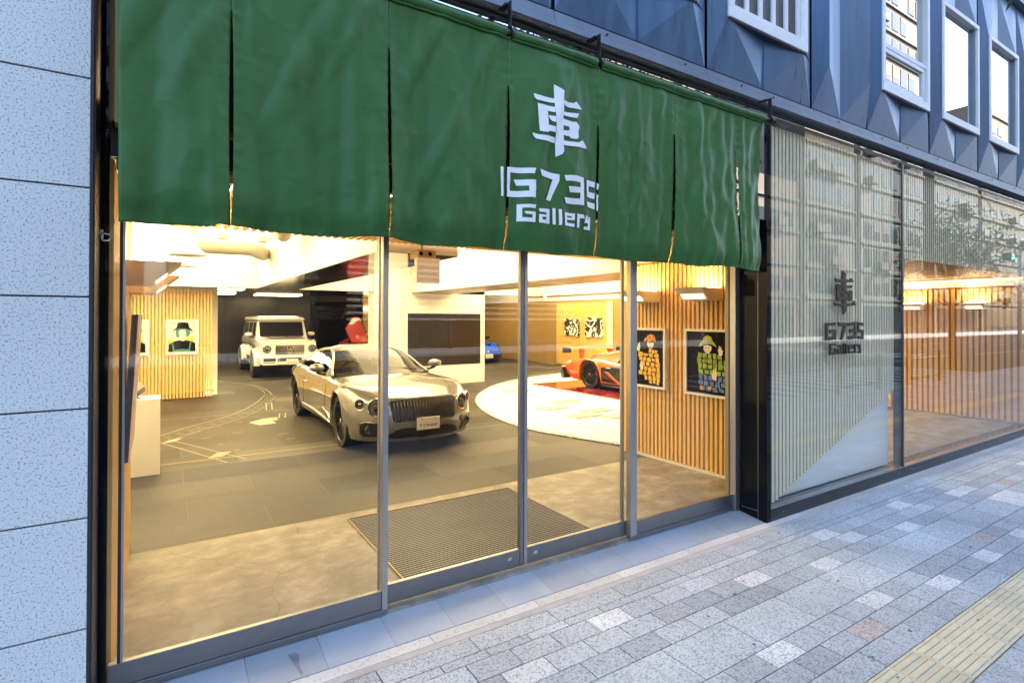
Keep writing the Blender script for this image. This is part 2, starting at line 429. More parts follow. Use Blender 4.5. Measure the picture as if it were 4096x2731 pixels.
for yy in (-6.0, -12.6):
    rm.quad((-60, yy, ZR), (29, yy, ZR), (29, yy + .15, ZR), (-60, yy + .15, ZR)); rm.quad((38, yy, ZR), (160, yy, ZR), (160, yy + .15, ZR), (38, yy + .15, ZR))
for i in range(30):
    x = -30 + i * 5.5
    if not 28 < x < 38: rm.quad((x, -9.4, ZR), (x + 3, -9.4, ZR), (x + 3, -9.25, ZR), (x, -9.25, ZR))
struct('road_markings', rm, MATS['road_paint'])
mb = MB(); mb.box(-60, 160, -30, -19.0, ZP - .14, ZP); struct('far_pavement', mb, MATS['kerb'])

# ---------------------------------------------------------------- granite wall on the left
gw = thing('granite_wall', 'pale speckled granite block wall at the left edge beside the entrance', 'wall', (-.255, 2.83, 0))
mb = MB(); zs = [-.06, .003, .455, .907, 1.355, 1.813, 2.262, 2.713, 3.165, 3.617, 4.07, 4.52, 5.0]
for a, b in zip(zs[:-1], zs[1:]):
    mb.box(-4.2, 0, 0, .24, a + .0035, b - .0035)
mb.build('stone_block', MATS['granite'], gw, bevel=.002)
mb = MB(); mb.box(-4.2, -.002, .012, .24, -.06, 5.0); mb.build('joint_backing', MATS['granite_joint'], gw)
mb = MB(); mb.box(.0005, .010, .004, .30, -.06, 5.0); mb.box(.0105, .016, .02, .30, -.06, 5.0); mb.build('edge_trim', MATS['dark_trim'], gw)
# ---------------------------------------------------------------- the building
bd = thing('gallery_building', 'blue-grey metal clad shop building with tall street windows and black stone base', 'building', (4.47, 2.83, 0))
def bp(mb, name, m, par=None, **k):
    o = mb.build(name, m, **k); o.parent = par or bd
    if par is None: o.matrix_parent_inverse = Matrix.Translation(-Vector(bd.location))
    return o
mb = MB(); mb.box(-.60, -.207, 3.09, 3.12, -.03, 2.575); mb.box(-.60, -.207, 3.09, 3.12, 2.579, 3.62)
bp(mb, 'black_panel', MATS['black_gloss'])
# pier
mb = MB(); mb.box(4.47, 4.53, 2.833, 2.918, ZP, 3.50); mb.box(4.472, 4.53, 2.922, 3.09, .026, 3.50); mb.box(4.472, 4.53, 2.922, 3.12, ZP, .020)
bp(mb, 'pier', MATS['black_gloss'], bevel=.0015)
mb = MB(); mb.box(4.4705, 4.5, 2.9185, 2.9215, ZP, 3.5); mb.box(4.4708, 4.5, 2.9216, 3.09, .021, .025); bp(mb, 'pier_joint', MATS['aluminium'])
# base
mb = MB(); mb.box(4.5305, 60, 2.8335, 3.0, ZP, .0)
bp(mb, 'base_plinth', MATS['black_stone'], bevel=.002)
mb = MB(); mb.box(4.5305, 7.12, 2.8365, 3.0, .0015, .048); mb.box(7.124, 60, 2.8365, 3.0, .0015, .048); bp(mb, 'base_upstand', MATS['black_stone'])
mb = MB(); mb.box(4.5305, 60, 2.839, 2.90, .0485, .058); bp(mb, 'sill_strip', MATS['aluminium'])
for x in (4.70, 6.95, 7.33, 9.35, 9.60, 12.0):
    mb = MB(); mb.lathe([(0, -.012), (.006, -.012), (.006, 0), (0, 0)], (x, 2.833, .004), 'y', 10); bp(mb, 'bolt', MATS['chrome'])
# shop windows
def pane(x0, x1, y0, z0, z1, m='shop_glass_big', t=.010):
    mb = MB(); mb.box(x0, x1, y0, y0 + t, z0, z1); return bp(mb, 'window_pane', MATS[m])
pane(4.534, 7.075, 2.842, .058, 3.495); pane(7.135, 9.462, 2.842, .058, 3.495); pane(9.468, 11.9, 2.842, .058, 3.495); pane(11.906, 14.4, 2.842, .058, 3.495)
for x in (14.4, 16.9, 19.4, 21.9): pane(x + .03, x + 2.5, 2.842, .058, 3.495)
mb = MB(); mb.box(7.078, 7.112, 2.836, 2.93, .058, 3.50); bp(mb, 'mullion', MATS['black_metal'])
mb = MB(); mb.box(7.1125, 7.132, 2.8405, 2.90, .049, 3.50); bp(mb, 'mullion_cap', MATS['aluminium'])
mb = MB(); mb.box(4.53, 60, 2.838, 2.93, 3.497, 3.526); mb.box(-.14, 4.529, 2.838, 2.93, 3.497, 3.526); bp(mb, 'window_head', MATS['black_metal'])
mb = MB(); mb.box(-.14, 60, 2.846, 2.858, 3.5265, 3.60); bp(mb, 'transom_glass', MATS['upper_glass'])
mb = MB(); mb.box(-.14, 4.469, 2.846, 2.858, 2.60, 3.4965); bp(mb, 'transom_glass', MATS['upper_glass'])
mb = MB(); mb.box(-.205, 4.47, 3.10, 3.16, 2.468, 2.72); bp(mb, 'door_head', MATS['black_metal'])
mb = MB(); mb.box(-.205, 4.47, 3.0, 3.03, 2.61, 3.49); bp(mb, 'transom_board', MATS['wood_dark'])
mb = MB(); mb.box(-.179, -.12, 2.90, 2.98, 2.57, 3.62); bp(mb, 'side_post', MATS['wood_panel'])
mb = MB(); mb.box(-.256, 60, 2.8625, 3.06, 3.62, 3.64); bp(mb, 'head_board', MATS['black_metal'])
# fascia flashing
mat('blue_metal', (.070, .138, .250), .34, .38, var=.16, scale=2.2, stretch=(5, 5, .35), rvar=.08, bump=.06, bscale=14)
mat('fascia_metal', (.15, .19, .26), .42, .35, var=.1, scale=3, stretch=(2, 2, 1))
fx = [-4.2, -.9, .6, 2.1, 3.6, 5.15, 7.0, 8.6, 10.0, 11.5, 13, 20, 60]
for a, b in zip(fx[:-1], fx[1:]):
    mb = MB(); xa, xb = a + .002, b - .002
    prof = [(2.80, 3.700), (2.79, 3.697), (2.788, 3.640), (2.772, 3.626), (2.77, 3.588), (2.776, 3.586), (2.776, 3.62), (2.86, 3.62)]
    if xa < -.25: xa = -4.2
    mb.grid([[(xa, p[0], p[1]) for p in prof], [(xb, p[0], p[1]) for p in prof]]); bp(mb, 'fascia', MATS['fascia_metal'])
for x in (.3, 1.35, 2.55, 3.35, 4.05, 4.5, 5.6, 6.5, 7.1, 7.9, 8.9, 9.7, 10.6, 11.3):
    mb = MB(); mb.lathe([(0, -.006), (.008, -.006), (.008, 0), (0, 0)], (x, 2.788, 3.668), 'y', 8); bp(mb, 'rivet', MATS['black_metal'])
# folded cladding
ZB, ZT, Y0, YR = 3.712, 6.38, 2.80, 2.733
seams = [-4.0, -2.43, -.93, .588, 2.096, 3.604, 5.118, 6.181, 7.696, 9.217, 10.729, 12.24, 13.3, 14.8, 16.3, 17.8]
kinds = ['w', 'w', 'w', 'w', 'w', 'w', 'p', 'w', 'w', 'w', 'w', 'p', 'w', 'w', 'w']
mat('frame_white', (.74, .74, .77), .42, var=.04, scale=5); mat('frame_dark', (.03, .03, .045), .5)
mat('obscure_glass', (.05, .055, .06), .25, var=.8, scale=120, bump=.5)
WZ0, WZ1 = 4.14, 5.575
def upper_window(xm, kind):
    f = MB(); x0, x1, yf = xm - .575, xm + .565, 2.715; w_ = .055
    f.box(x0, x1, yf, 2.80, WZ0, WZ0 + .085); f.box(x0, x1, yf, 2.80, WZ1 - w_, WZ1)
    f.box(x0, x0 + w_, yf, 2.80, WZ0 + .0855, WZ1 - w_ - .0005); f.box(x1 - w_, x1, yf, 2.80, WZ0 + .0855, WZ1 - w_ - .0005)
    fo = bp(f, 'window_frame', MATS['frame_white'], bevel=.004)
    s = MB(); s.box(x0 + .02, x1 - .02, yf + .012, 2.81, WZ0 - .014, WZ0 - .0005); so_ = s.build('sill', MATS['frame_dark'], fo)
    if kind == 'bars':
        p = MB(); p.box(x0 + w_, x1 - w_, 2.772, 2.778, WZ0 + .085, WZ1 - w_); p.build('pane', MATS['obscure_glass'], fo)
        b = MB(); b.box(x0 + w_, x1 - w_ , 2.752, 2.771, WZ0 + .0855, WZ0 + .14)
        for i in range(6):
            xx = x0 + .10 + i * .19; b.box(xx - .025, xx + .025, 2.755, 2.7715, WZ0 + .1405, WZ1 - w_)
        b.build('glazing_bar', MATS['frame_white'], fo)
    elif kind == 'vent':
        zr = 4.62
        p = MB(); p.box(x0 + w_, x1 - w_, 2.772, 2.778, zr + .05, WZ1 - w_); p.build('pane', MATS['upper_glass'], fo)
        b = MB(); b.box(x0 + w_, x1 - w_, 2.735, 2.775, zr, zr + .05)
        xa, xb, za, zb = x0 + w_ + .004, x1 - w_ - .03, WZ0 + .09, zr - .004
        b.box(xa, xb, 2.738, 2.77, za, za + .05); b.box(xa, xb, 2.738, 2.77, zb - .045, zb); b.box(xa, xa + .05, 2.738, 2.77, za + .0505, zb - .0455); b.box(xb - .05, xb, 2.738, 2.77, za + .0505, zb - .0455)
        b.build('vent_frame', MATS['frame_white'], fo, bevel=.003)
        p = MB(); p.box(xa + .05, xb - .05, 2.758, 2.764, za + .05, zb - .045); p.build('pane', MATS['upper_glass'], fo)
    else:
        p = MB(); p.box(x0 + w_, x1 - w_, 2.772, 2.778, WZ0 + .085, WZ1 - w_); p.build('pane', MATS['upper_glass'], fo)
        b = MB(); b.box(x1 - w_ - .05, x1 - w_ - .0005, 2.745, 2.7715, WZ0 + .0855, WZ1 - w_ - .0005); b.build('glazing_bar', MATS['fascia_metal'], fo)
for i, k in enumerate(kinds):
    a, b = seams[i] + .016, seams[i + 1] - .016; m_ = (a + b) / 2; c = MB()
    if k == 'w':
        xl, xr = m_ - .575, m_ + .565
        for (z0, z1, s) in ((ZB, WZ0, 1), (ZT, WZ1, -1)):
            B0, Mb, B2 = (a, Y0, z0), (m_, Y0, z0), (b, Y0, z0)
            A, Cc, Mt = (xl + .05, YR, z1 - s * .004), (xr - .05, YR, z1 - s * .004), (m_, Y0 - .006, z1 - s * .004)
            S0, S2 = (a, Y0, (z0 + z1) / 2), (b, Y0, (z0 + z1) / 2)
            c.poly([B0, A, (xl, YR, z1), (a, Y0, z1)]); c.poly([B0, Mb, A]); c.poly([A, Mb, Mt]); c.poly([Mt, Mb, Cc]); c.poly([Mb, B2, Cc]); c.poly([Cc, B2, (b, Y0, z1), (xr, YR, z1)])
        c.quad((a, Y0, WZ0), (xl, YR, WZ0), (xl, YR, WZ1), (a, Y0, WZ1)); c.quad((xr, YR, WZ0), (b, Y0, WZ0), (b, Y0, WZ1), (xr, YR, WZ1))
        c2 = MB(); c2.box(m_ - .003, m_ + .003, Y0 - .012, Y0 + .02, ZB, WZ0 - .015); bp(c2, 'seam_strip', MATS['blue_metal'])
    else:
        r1, r2 = a + .19, b - .19; zl, zh = 4.14, 6.0
        B0, Mb, B2 = (a, Y0, ZB), (m_, Y0, ZB), (b, Y0, ZB); T0, Mt, T2 = (a, Y0, ZT), (m_, Y0, ZT), (b, Y0, ZT)
        A0, A1, C0, C1 = (r1, YR, zl), (r1, YR, zh), (b - .05, YR, zl), (b - .05, YR, zh)
        c.poly([B0, A0, A1, T0]); c.poly([B0, Mb, A0]); c.poly([A0, Mb, Mt, A1]); c.poly([A1, Mt, T0])
        c.poly([Mb, C0, C1, Mt]); c.poly([Mb, B2, C0]); c.poly([C0, B2, T2, C1]); c.poly([C1, T2, Mt])
    bp(c, 'cladding_panel', MATS['blue_metal'])
    if k == 'w': upper_window(m_, {5: 'bars', 4: 'bars', 7: 'vent'}.get(i, 'plain'))
mb = MB()
mb.box(-4.2, 60, 2.822, 2.9, 3.66, 6.42); bp(mb, 'cladding_joint', MATS['black_metal'])
mb = MB(); mb.box(-4.2, 60, 2.72, 2.95, 6.42, 6.55); bp(mb, 'band_course', MATS['fascia_metal'])
mb = MB(); mb.box(-90, 190, 2.80, 12, 6.551, 22.0); mb.box(-90, -4.21, 2.84, 12, -.05, 6.55); bp(mb, 'upper_wall', MATS['blue_metal'])
mb = MB(); mb.box(13.9, 190, 2.86, 12, -.05, 6.4); bp(mb, 'far_wall', MATS['dark_wall'])
# ---------------------------------------------------------------- entrance doors
def part(mb, name, m, root, **k):
    """mesh given in world coordinates, child of a root that only has a location"""
    o = mb.build(name, m, **k); o.parent = root; o.matrix_parent_inverse = Matrix.Translation(-Vector(root.location)); return o
DT = 2.475
fl = thing('fixed_glass_panel', 'fixed glass panel at the left end of the entrance with steel bottom rail', 'glass panel', (.46, 3.12, 0), group='entrance glass panels')
mb = MB(); mb.box(-.204, 1.092, 3.132, 3.142, .10, DT); part(mb, 'glass', MATS['shop_glass'], fl)
mb = MB(); mb.box(-.205, 1.093, 3.12, 3.152, .022, .128); mb.box(-.205, 1.127, 3.115, 3.158, -.012, .0205); part(mb, 'bottom_rail', MATS['steel'], fl, bevel=.003)
mb = MB(); mb.box(1.0935, 1.127, 3.112, 3.16, .021, DT); part(mb, 'stile', MATS['aluminium'], fl, bevel=.002)
mb = MB(); mb.box(-.168, -.156, 3.118, 3.1315, .1285, DT); part(mb, 'edge_seal', MATS['dark_trim'], fl)
mb = MB(); mb.box(-.1555, -.146, 3.122, 3.1315, .1285, DT); part(mb, 'edge_trim', MATS['aluminium'], fl)
fr_ = thing('fixed_glass_panel', 'narrow fixed glass panel at the right end of the entrance next to the black pier', 'glass panel', (3.77, 3.12, 0), group='entrance glass panels')
mb = MB(); mb.box(3.168, 4.385, 3.132, 3.142, .10, DT); part(mb, 'glass', MATS['shop_glass'], fr_)
mb = MB(); mb.box(3.171, 4.405, 3.12, 3.152, .022, .128); mb.box(3.10, 4.4045, 3.115, 3.158, -.012, .0205); part(mb, 'bottom_rail', MATS['steel'], fr_, bevel=.003)
mb = MB(); mb.box(3.10, 3.170, 3.112, 3.160, .021, DT); part(mb, 'stile', MATS['aluminium'], fr_, bevel=.002)
mb = MB(); mb.box(4.405, 4.468, 3.10, 3.16, -.02, DT); part(mb, 'jamb', MATS['aluminium'], fr_, bevel=.002)
for (x0, x1, xm, lab) in ((1.10, 2.128, 2.115, 'left sliding glass door with round lock near the middle of the entrance'), (2.134, 3.12, 2.147, 'right sliding glass door in the middle of the entrance, nearer the posters')):
    d = thing('sliding_door', lab, 'door', ((x0 + x1) / 2, 3.18, 0), group='entrance sliding doors')
    mb = MB(); mb.box(x0 + .01, x1 - .01, 3.182, 3.192, .10, DT); part(mb, 'glass', MATS['shop_glass'], d)
    lo, hi = (x0, x1 - .0285) if x0 < 2 else (x0 + .0285, x1)
    mb = MB(); mb.box(lo, hi, 3.172, 3.204, .012, .128); part(mb, 'bottom_rail', MATS['steel'], d, bevel=.003)
    a, b = (x1 - .028, x1) if x0 < 2 else (x0, x0 + .028)
    mb = MB(); mb.box(a, b, 3.170, 3.206, .012, DT); part(mb, 'stile', MATS['steel'] if x0 < 2 else MATS['aluminium'], d, bevel=.002)
    a, b = (x0, x0 + .028) if x0 < 2 else (x1 - .028, x1)
    mb = MB(); mb.box(a, b, 3.2045, 3.226, .012, DT); part(mb, 'stile', MATS['aluminium'], d, bevel=.002)
    cx = 2.02 if x0 < 2 else 2.235
    mb = MB(); mb.lathe([(0, -.003), (.009, -.003), (.010, -.001), (.017, -.0025), (.019, 0)], (cx, 3.172, .07), 'y', 20); part(mb, 'lock', MATS['aluminium'], d, smooth=True)
# steel hook on the black panel
hk = thing('steel_hook', 'steel carabiner hook on a square plate fixed to the black panel', 'hook', (-.245, 3.09, 2.10))
mb = MB(); mb.box(-.262, -.226, 3.083, 3.0895, 2.085, 2.128); part(mb, 'plate', MATS['chrome'], hk, bevel=.002)
mb = MB(); mb.tube([(-.244 + .028 * math.cos(t) * (1 if math.cos(t) > 0 else .3) + .018, 3.076, 2.092 + .016 * math.sin(t)) for t in np.linspace(0, 2 * PI, 18)], .0045, 8); part(mb, 'snap_ring', MATS['chrome'], hk, smooth=True)
mb = MB(); mb.tube([(-.20, 3.074, 2.096), (-.195, 3.0, 2.105), (-.16, 2.75, 2.14)], .0012, 6); part(mb, 'cord', MATS['aluminium'], hk)

# ---------------------------------------------------------------- curtain rail
YN = 2.70
rod = thing('curtain_rod', 'black rod under the blue fascia carrying the green curtain', 'curtain rod', (2.0, YN, 3.395))
mb = MB(); mb.tube([(-1.2, YN, 3.40), (4.335, YN, 3.40)], .019, 16); part(mb, 'rod', MATS['black_metal'], rod, smooth=True)
mb = MB(); mb.lathe([(.0, 0), (.025, 0), (.027, .006), (.025, .028), (.012, .036), (0, .036)], (4.3355, YN, 3.40), 'x', 20); part(mb, 'end_cap', MATS['black_gloss'], rod, smooth=True, auto=40)
for x in (.255, 1.705, 2.395, 4.30):
    b = MB(); b.box(x - .003, x + .003, YN - .02, YN + .012, 3.43, 3.585); b.box(x - .018, x + .018, YN + .0125, YN + .10, 3.572, 3.5845)
    b.lathe([(.0205, -.008), (.032, -.008), (.032, .008), (.0205, .008)], (x + .012, YN, 3.40), 'x', 20); b.lathe([(.0205, -.006), (.030, -.006), (.030, .006), (.0205, .006)], (x + .036, YN, 3.40), 'x', 20)
    part(b, 'bracket', MATS['black_metal'], rod)

# ---------------------------------------------------------------- green curtain
mat('curtain_green', (.034, .122, .029), .47, spec=.34, var=.08, scale=3, stretch=(2, 2, 1), bump=.10, bscale=700)
seam = [-.155, .250, .972, 1.698, 2.393, 3.111, 3.865, 4.215]
slit = [3.09, 3.084, 3.115, 3.087, 2.99, 3.062, 3.074]
ZN0, ZN1 = 2.118, 3.425
ncol = 58; nrow = 112
def kd_(x): return .2 + .8 * min(1, min(abs(x - s) for s in seam[1:-1]) / .06)
def fold(x, z):
    """depth of the cloth surface in front of / behind its plane"""
    t = min(1, max(0, (3.37 - z) / (3.37 - ZN0)))            # 0 top .. 1 hem
    v = Vector((x * 1.5, z * .35, 3.1))
    big = mnoise.noise(Vector((x * 1.15 + 3, z * .5, .3))) * .095 * (t ** .7)
    pleat = math.sin(x * 46 + 2.5 * mnoise.noise(Vector((x * 3, z * 1.0, 8)))) * .0085 * math.exp(-t * 3.4) * (.35 + .9 * abs(mnoise.noise(Vector((x * 4, 0, 5)))))
    mid = mnoise.noise(Vector((x * 4.6 + z * .5, z * .45, 1.7))) * .046 * (.45 + .75 * t)
    drape = max(0, mnoise.noise(Vector((x * 7.5 - z * 3.4, z * 1.4, 4.4)))) * .036 * (1 - .4 * t)
    cre = (.045 - abs(mnoise.noise(Vector((x * 3.1 - z * 2.2, z * 2.6 + x * 1.3, 9.1))))) ; cre = max(0, cre) * .045
    cre2 = (.035 - abs(mnoise.noise(Vector((x * 1.7 + z * 2.6, z * 3.2 - x * 1.1, 2.1))))) ; cre2 = max(0, cre2) * .045
    vert = mnoise.noise(Vector((x * 10.5, z * .28, 21))) * .026 * (.55 + .45 * t) + mnoise.noise(Vector((x * 17, z * .45, 27))) * .0085 * (1 - .4 * t)
    dg = mnoise.noise(Vector((x * 6.0 + z * 3.6, z * .7 - x * .5, 33))) * .020 * t + mnoise.noise(Vector((x * 14 + z * 9, z * 2 - x * 1.2, 37))) * .0035 * (.3 + t) + max(0, mnoise.noise(Vector((x * 9 - z * 11, x * 2.4 + z * 1.8, 41)))) * .0025 * t
    fine = mnoise.noise(Vector((x * 13, z * 8, 6.2))) * .0038
    fine *= kd_(x); hem = math.exp(-((z - ZN0) / .085) ** 2) * (.012 * mnoise.noise(Vector((x * 11, z * 4, 2.2))) + .008 * mnoise.noise(Vector((x * 24, z * 9, 5.5)))) + .034 * math.exp(-((z - ZN0) / .085) ** 2)
    puck = 0; ds = min(abs(x - s) for s in seam[1:-1]); kd = .12 + .88 * min(1, ds / .08)
    for s in seam[1:-1]:
        d = abs(x - s); 
        if d < .09: puck += math.exp(-(d / .035) ** 2) * .0018 * math.sin(z * 95 + s * 9)
    return big + pleat + mid + (vert + dg) * kd - drape * kd - cre - cre2 + fine + hem + puck
def cloth(x, z, off=0.0):
    zz = min(z, 3.365)
    return (x, YN - .0 + fold(x, zz) * min(1, max(0, (3.41 - zz) / .12)) - .004 + off, z)
def hemz(x): return ZN0 + .010 * mnoise.noise(Vector((x * 2.6, 0, 7))) + .006 * math.sin(x * 8.7) + (.014 if x > .2 else .0)
nor = thing('noren_curtain', 'dark green slit shop curtain with white lettering hanging over the entrance', 'curtain', (2.0, YN, 3.40))
for i in range(len(seam) - 1):
    a, b = seam[i], seam[i + 1]; P = []
    zs = np.concatenate([np.linspace(3.372, 3.30, 5), np.linspace(3.285, ZN0, nrow)])
    nc = max(8, int(ncol * (b - a) / .7))
    for r, z in enumerate(zs):
        row = []
        def gap(sl, s):
            if z >= sl: return 0.0
            q = (sl - z) / (sl - ZN0); return (.0018 + .0075 * math.sin(PI * min(1, q * 1.02)) ** .8) * (1 - .45 * max(0, q - .82) / .18)
        ga = gap(slit[i], a) if i > 0 else (.008 * math.sin(1.1 * (3.37 - z)) - .004 if z < 3.37 else 0)
        gb = gap(slit[i + 1], b) if i + 1 < len(slit) else .018 * max(0, (3.40 - z) / 1.3) ** .5 + .012 * math.sin((3.4 - z) * 3)
        for c in range(nc + 1):
            u = c / nc; x = a + ga + (b - a - ga - gb) * u
            zz = z if r < len(zs) - 1 else z
            zr = zz + (hemz(x) - ZN0) * max(0, min(1, (2.5 - zz) / .38))
            e = 0
            if z < slit[i] and i > 0: e += -.006 * math.exp(-((x - a) / .03) ** 2)
            row.append(cloth(x, zr, e))
        P.append(row)
    mb = MB(); mb.grid(P)
    # sleeve round the rod
    ta, tb = a + (.022 if abs(a - 1.698) < .01 or abs(a - 2.393) < .01 or abs(a - .25) < .01 else 0), b - (.022 if abs(b - 1.698) < .01 or abs(b - 2.393) < .01 or abs(b - .25) < .01 else 0)
    Q = []
    for t in np.linspace(-70, 250, 15):
        row = []
        for c in range(nc + 1):
            x = ta + (tb - ta) * c / nc; rr = .027 + .0035 * mnoise.noise(Vector((x * 14, t * .01, 3)))
            sag = .006 * mnoise.noise(Vector((x * 2.2, 0, 12)))
            row.append((x, YN - rr * math.cos(R(t)) * (1.0) - .002, 3.397 + sag * .3 + rr * math.sin(R(t))))
        Q.append(row)
    mb.grid(Q)
    # sewn line under the sleeve
    Sm = [[(ta + (tb - ta) * c / nc, cloth(ta + (tb - ta) * c / nc, zz)[1] - ee, zz) for c in range(nc + 1)] for zz, ee in ((3.371, .012), (3.364, .0135), (3.357, .006))]
    mb.grid(Sm)
    po = mb.build('cloth_panel', MATS['curtain_green'], nor, smooth=True)
    po.matrix_parent_inverse = Matrix.Translation(-Vector(nor.location))
    so_ = po.modifiers.new('thick', 'SOLIDIFY'); so_.thickness = .0016; so_.offset = 1
# lettering, traced from the cloth: px (zoomed) -> x,z on the cloth plane
def _ray(px, py):
    d = R_ * ((px - 2048) / 2185) + U2 * ((1257.42 - py) / 2185) + F_; return d
def on_y(px, py, Y):
    d = _ray(px, py); t = Y / d.y; return (d.x * t, 1.73 + d.z * t)
def tr(pts): return [on_y(1900 + a / 2.09, 300 + b / 2.09, YN - .012) for a, b in pts]
KANJI = [[(640, 90), (680, 118), (720, 148), (714, 190), (716, 600), (718, 650), (705, 672), (655, 694), (650, 600), (645, 420), (641, 240)],
    [(482, 158), (510, 170), (560, 190), (640.5, 210), (640.5, 248), (560, 232), (500, 212), (488, 190)],
    [(715, 228), (812, 244), (832, 232), (886, 296), (850, 295), (780, 282), (715, 262)],
    [(510, 243), (585, 268), (641, 282), (641, 330), (585, 314), (588, 432), (643, 450), (644, 495), (590, 483), (585, 492), (545, 484), (525, 475), (518, 400)],
    [(588, 352), (641.5, 363), (643, 415), (612, 402), (597, 380)],
    [(715, 318), (857, 332), (838, 371), (715, 347)],
    [(715, 378), (812, 402), (828, 398), (863, 440), (850, 475), (850, 530), (835, 544), (775, 538), (775, 525), (716, 515), (716, 475), (770, 474), (770, 443), (715, 432)],
    [(463, 489), (520, 506), (645, 536), (646, 580), (580, 568), (495, 540), (475, 520)],
    [(717, 560), (850, 573), (885, 553), (933, 618), (900, 618), (810, 607), (717, 598)]]
G_MAIN = [(277, 765), (478, 790), (468, 836), (300, 813), (300, 965), (428, 977), (428, 934), (350, 924), (330, 872), (480, 887), (480, 1034), (278, 1012)]
SEVEN = [(515, 798), (688, 838), (688, 890), (612, 1060), (570, 1050), (636, 880), (530, 853)]
THREE = [(722, 846), (905, 860), (903, 1092), (740, 1078), (725, 1028), (862, 1040), (862, 992), (770, 988), (757, 938), (862, 945), (862, 905), (735, 893)]
FIVE_L = [[(935, 876), (1012, 894), (1012, 940), (957, 927), (957, 975), (1012, 988), (1012, 1036), (935, 1018)], [(935, 1058), (1012, 1074), (1012, 1122), (950, 1105), (936, 1098)]]
FIVE_R = [[(1030, 900), (1052, 912), (1045, 958), (1030, 953)], [(1030, 994), (1048, 1000), (1046, 1135), (1030, 1128)]]
STEM = [(228, 757), (250, 763), (251, 1010), (231, 1006)]
GAL = [[(355, 1080), (487, 1092), (482, 1122), (386, 1112), (384, 1192), (456, 1200), (456, 1172), (405, 1165), (398, 1142), (485, 1150), (484, 1236), (350, 1224)],
    [(513, 1120), (607, 1127), (607, 1250), (577, 1246), (577, 1155), (520, 1148)], [(515, 1168), (576, 1174), (576, 1193), (540, 1190), (540, 1212), (576, 1216), (576, 1246), (513, 1237)],
    [(630, 1118), (652, 1121), (655, 1256), (634, 1253)], [(675, 1127), (700, 1130), (702, 1262), (678, 1259)],
    [(728, 1152), (831, 1160), (829, 1218), (804, 1216), (803, 1183), (755, 1180), (755, 1239), (830, 1245), (828, 1272), (733, 1262)], [(756, 1193), (802.5, 1197), (803, 1215), (756, 1212)],
    [(850, 1162), (908, 1168), (916, 1200), (876, 1197), (874, 1278), (850, 1275)],
    [(925, 1175), (940, 1177), (943, 1210), (950, 1212), (950, 1188), (970, 1190), (970, 1298), (916, 1290), (918, 1265), (948, 1268), (948, 1240), (918, 1236)]]
def cl(u, v, q): p = cloth(u, v); return (p[0], p[1] - .0065, p[2])
for nm, polys in (('kanji_lettering', KANJI), ('number_lettering', [STEM, G_MAIN, SEVEN, THREE] + FIVE_L + FIVE_R), ('gallery_lettering', GAL)):
    o = decal([tr(p) for p in polys], cl, .02).build(nm, MATS['letter_white'], nor, smooth=True, weld=.0004); o.matrix_parent_inverse = Matrix.Translation(-Vector(nor.location))
# the same lettering, flat, for the window and the number plates: normalised to x 0..1
FIVE = [[(935, 876), (1048, 902), (1043, 950), (957, 927), (957, 975), (1046, 996), (1046, 1130), (936, 1098), (935, 1058), (1016, 1077), (1016, 1037), (935, 1018)]]
G_FULL = [(250, 763), (478, 790), (468, 836), (300, 813), (300, 965), (428, 977), (428, 934), (350, 924), (330, 872), (480, 887), (480, 1034), (251, 1010)]
def norm(polys):
    q = [[on_y(1900 + a / 2.09, 300 + b / 2.09, YN) for a, b in p] for p in polys]
    return q
FLAT_K, FLAT_N, FLAT_G = norm(KANJI), norm([G_FULL, SEVEN, THREE] + FIVE), norm(GAL)
def bounds(ps):
    xs = [p[0] for q in ps for p in q]; zs = [p[1] for q in ps for p in q]; return min(xs), max(xs), min(zs), max(zs)
def place(ps, x0, x1, z0, z1):
    a, b, c, d = bounds(ps); return [[(x0 + (p[0] - a) / (b - a) * (x1 - x0), z0 + (p[1] - c) / (d - c) * (z1 - z0)) for p in q] for q in ps]
sg = thing('window_sign', 'black raised characters and gallery lettering on the shop window beside the curtain', 'sign', (5.8, 2.84, 1.38))
for nm, ps, bx in (('kanji_lettering', FLAT_K, (5.60, 6.03, 1.775, 2.215)), ('number_lettering', FLAT_N, (5.435, 6.185, 1.515, 1.705)), ('gallery_lettering', FLAT_G, (5.505, 6.125, 1.375, 1.490))):
    o = decal(place(ps, *bx), lambda u, v, q: (u, 2.8415 - q, v), None, .012); part(o, nm, MATS['letter_black'], sg)
# louver behind the first window
lv = thing('slat_screen', 'pale vertical slats behind the lettered shop window, cut off along a diagonal', 'slat screen', (5.8, 2.95, .06))
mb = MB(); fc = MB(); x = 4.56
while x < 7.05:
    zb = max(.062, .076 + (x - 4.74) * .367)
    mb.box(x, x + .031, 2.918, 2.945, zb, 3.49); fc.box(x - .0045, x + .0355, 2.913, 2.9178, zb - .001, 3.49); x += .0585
part(mb, 'slats', MATS['slat_side_shade'], lv); part(fc, 'slat_faces', MATS['pale_wood'], lv)
mb = MB(); mb.prism([(4.545, 2.985, .062), (7.07, 2.985, .93), (7.07, 2.985, 3.49), (4.545, 2.985, 3.49)], (0, .02, 0)); part(mb, 'backing_board', MATS['louver_back'], lv)
mb = MB(); mb.prism([(4.5445, 2.9855, .060), (7.075, 2.9855, .060), (7.075, 2.9855, .926)], (0, .02, 0)); part(mb, 'white_board', MATS['white_film'], lv)
lv2 = thing('slat_screen', 'short row of pale slats hanging at the top of the far shop window', 'slat screen', (9.3, 2.95, 2.43))
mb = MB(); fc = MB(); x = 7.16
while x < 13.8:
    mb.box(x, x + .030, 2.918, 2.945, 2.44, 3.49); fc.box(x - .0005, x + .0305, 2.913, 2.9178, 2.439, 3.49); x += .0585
part(mb, 'slats', MATS['slat_side_shade'], lv2); part(fc, 'slat_faces', MATS['pale_wood'], lv2)
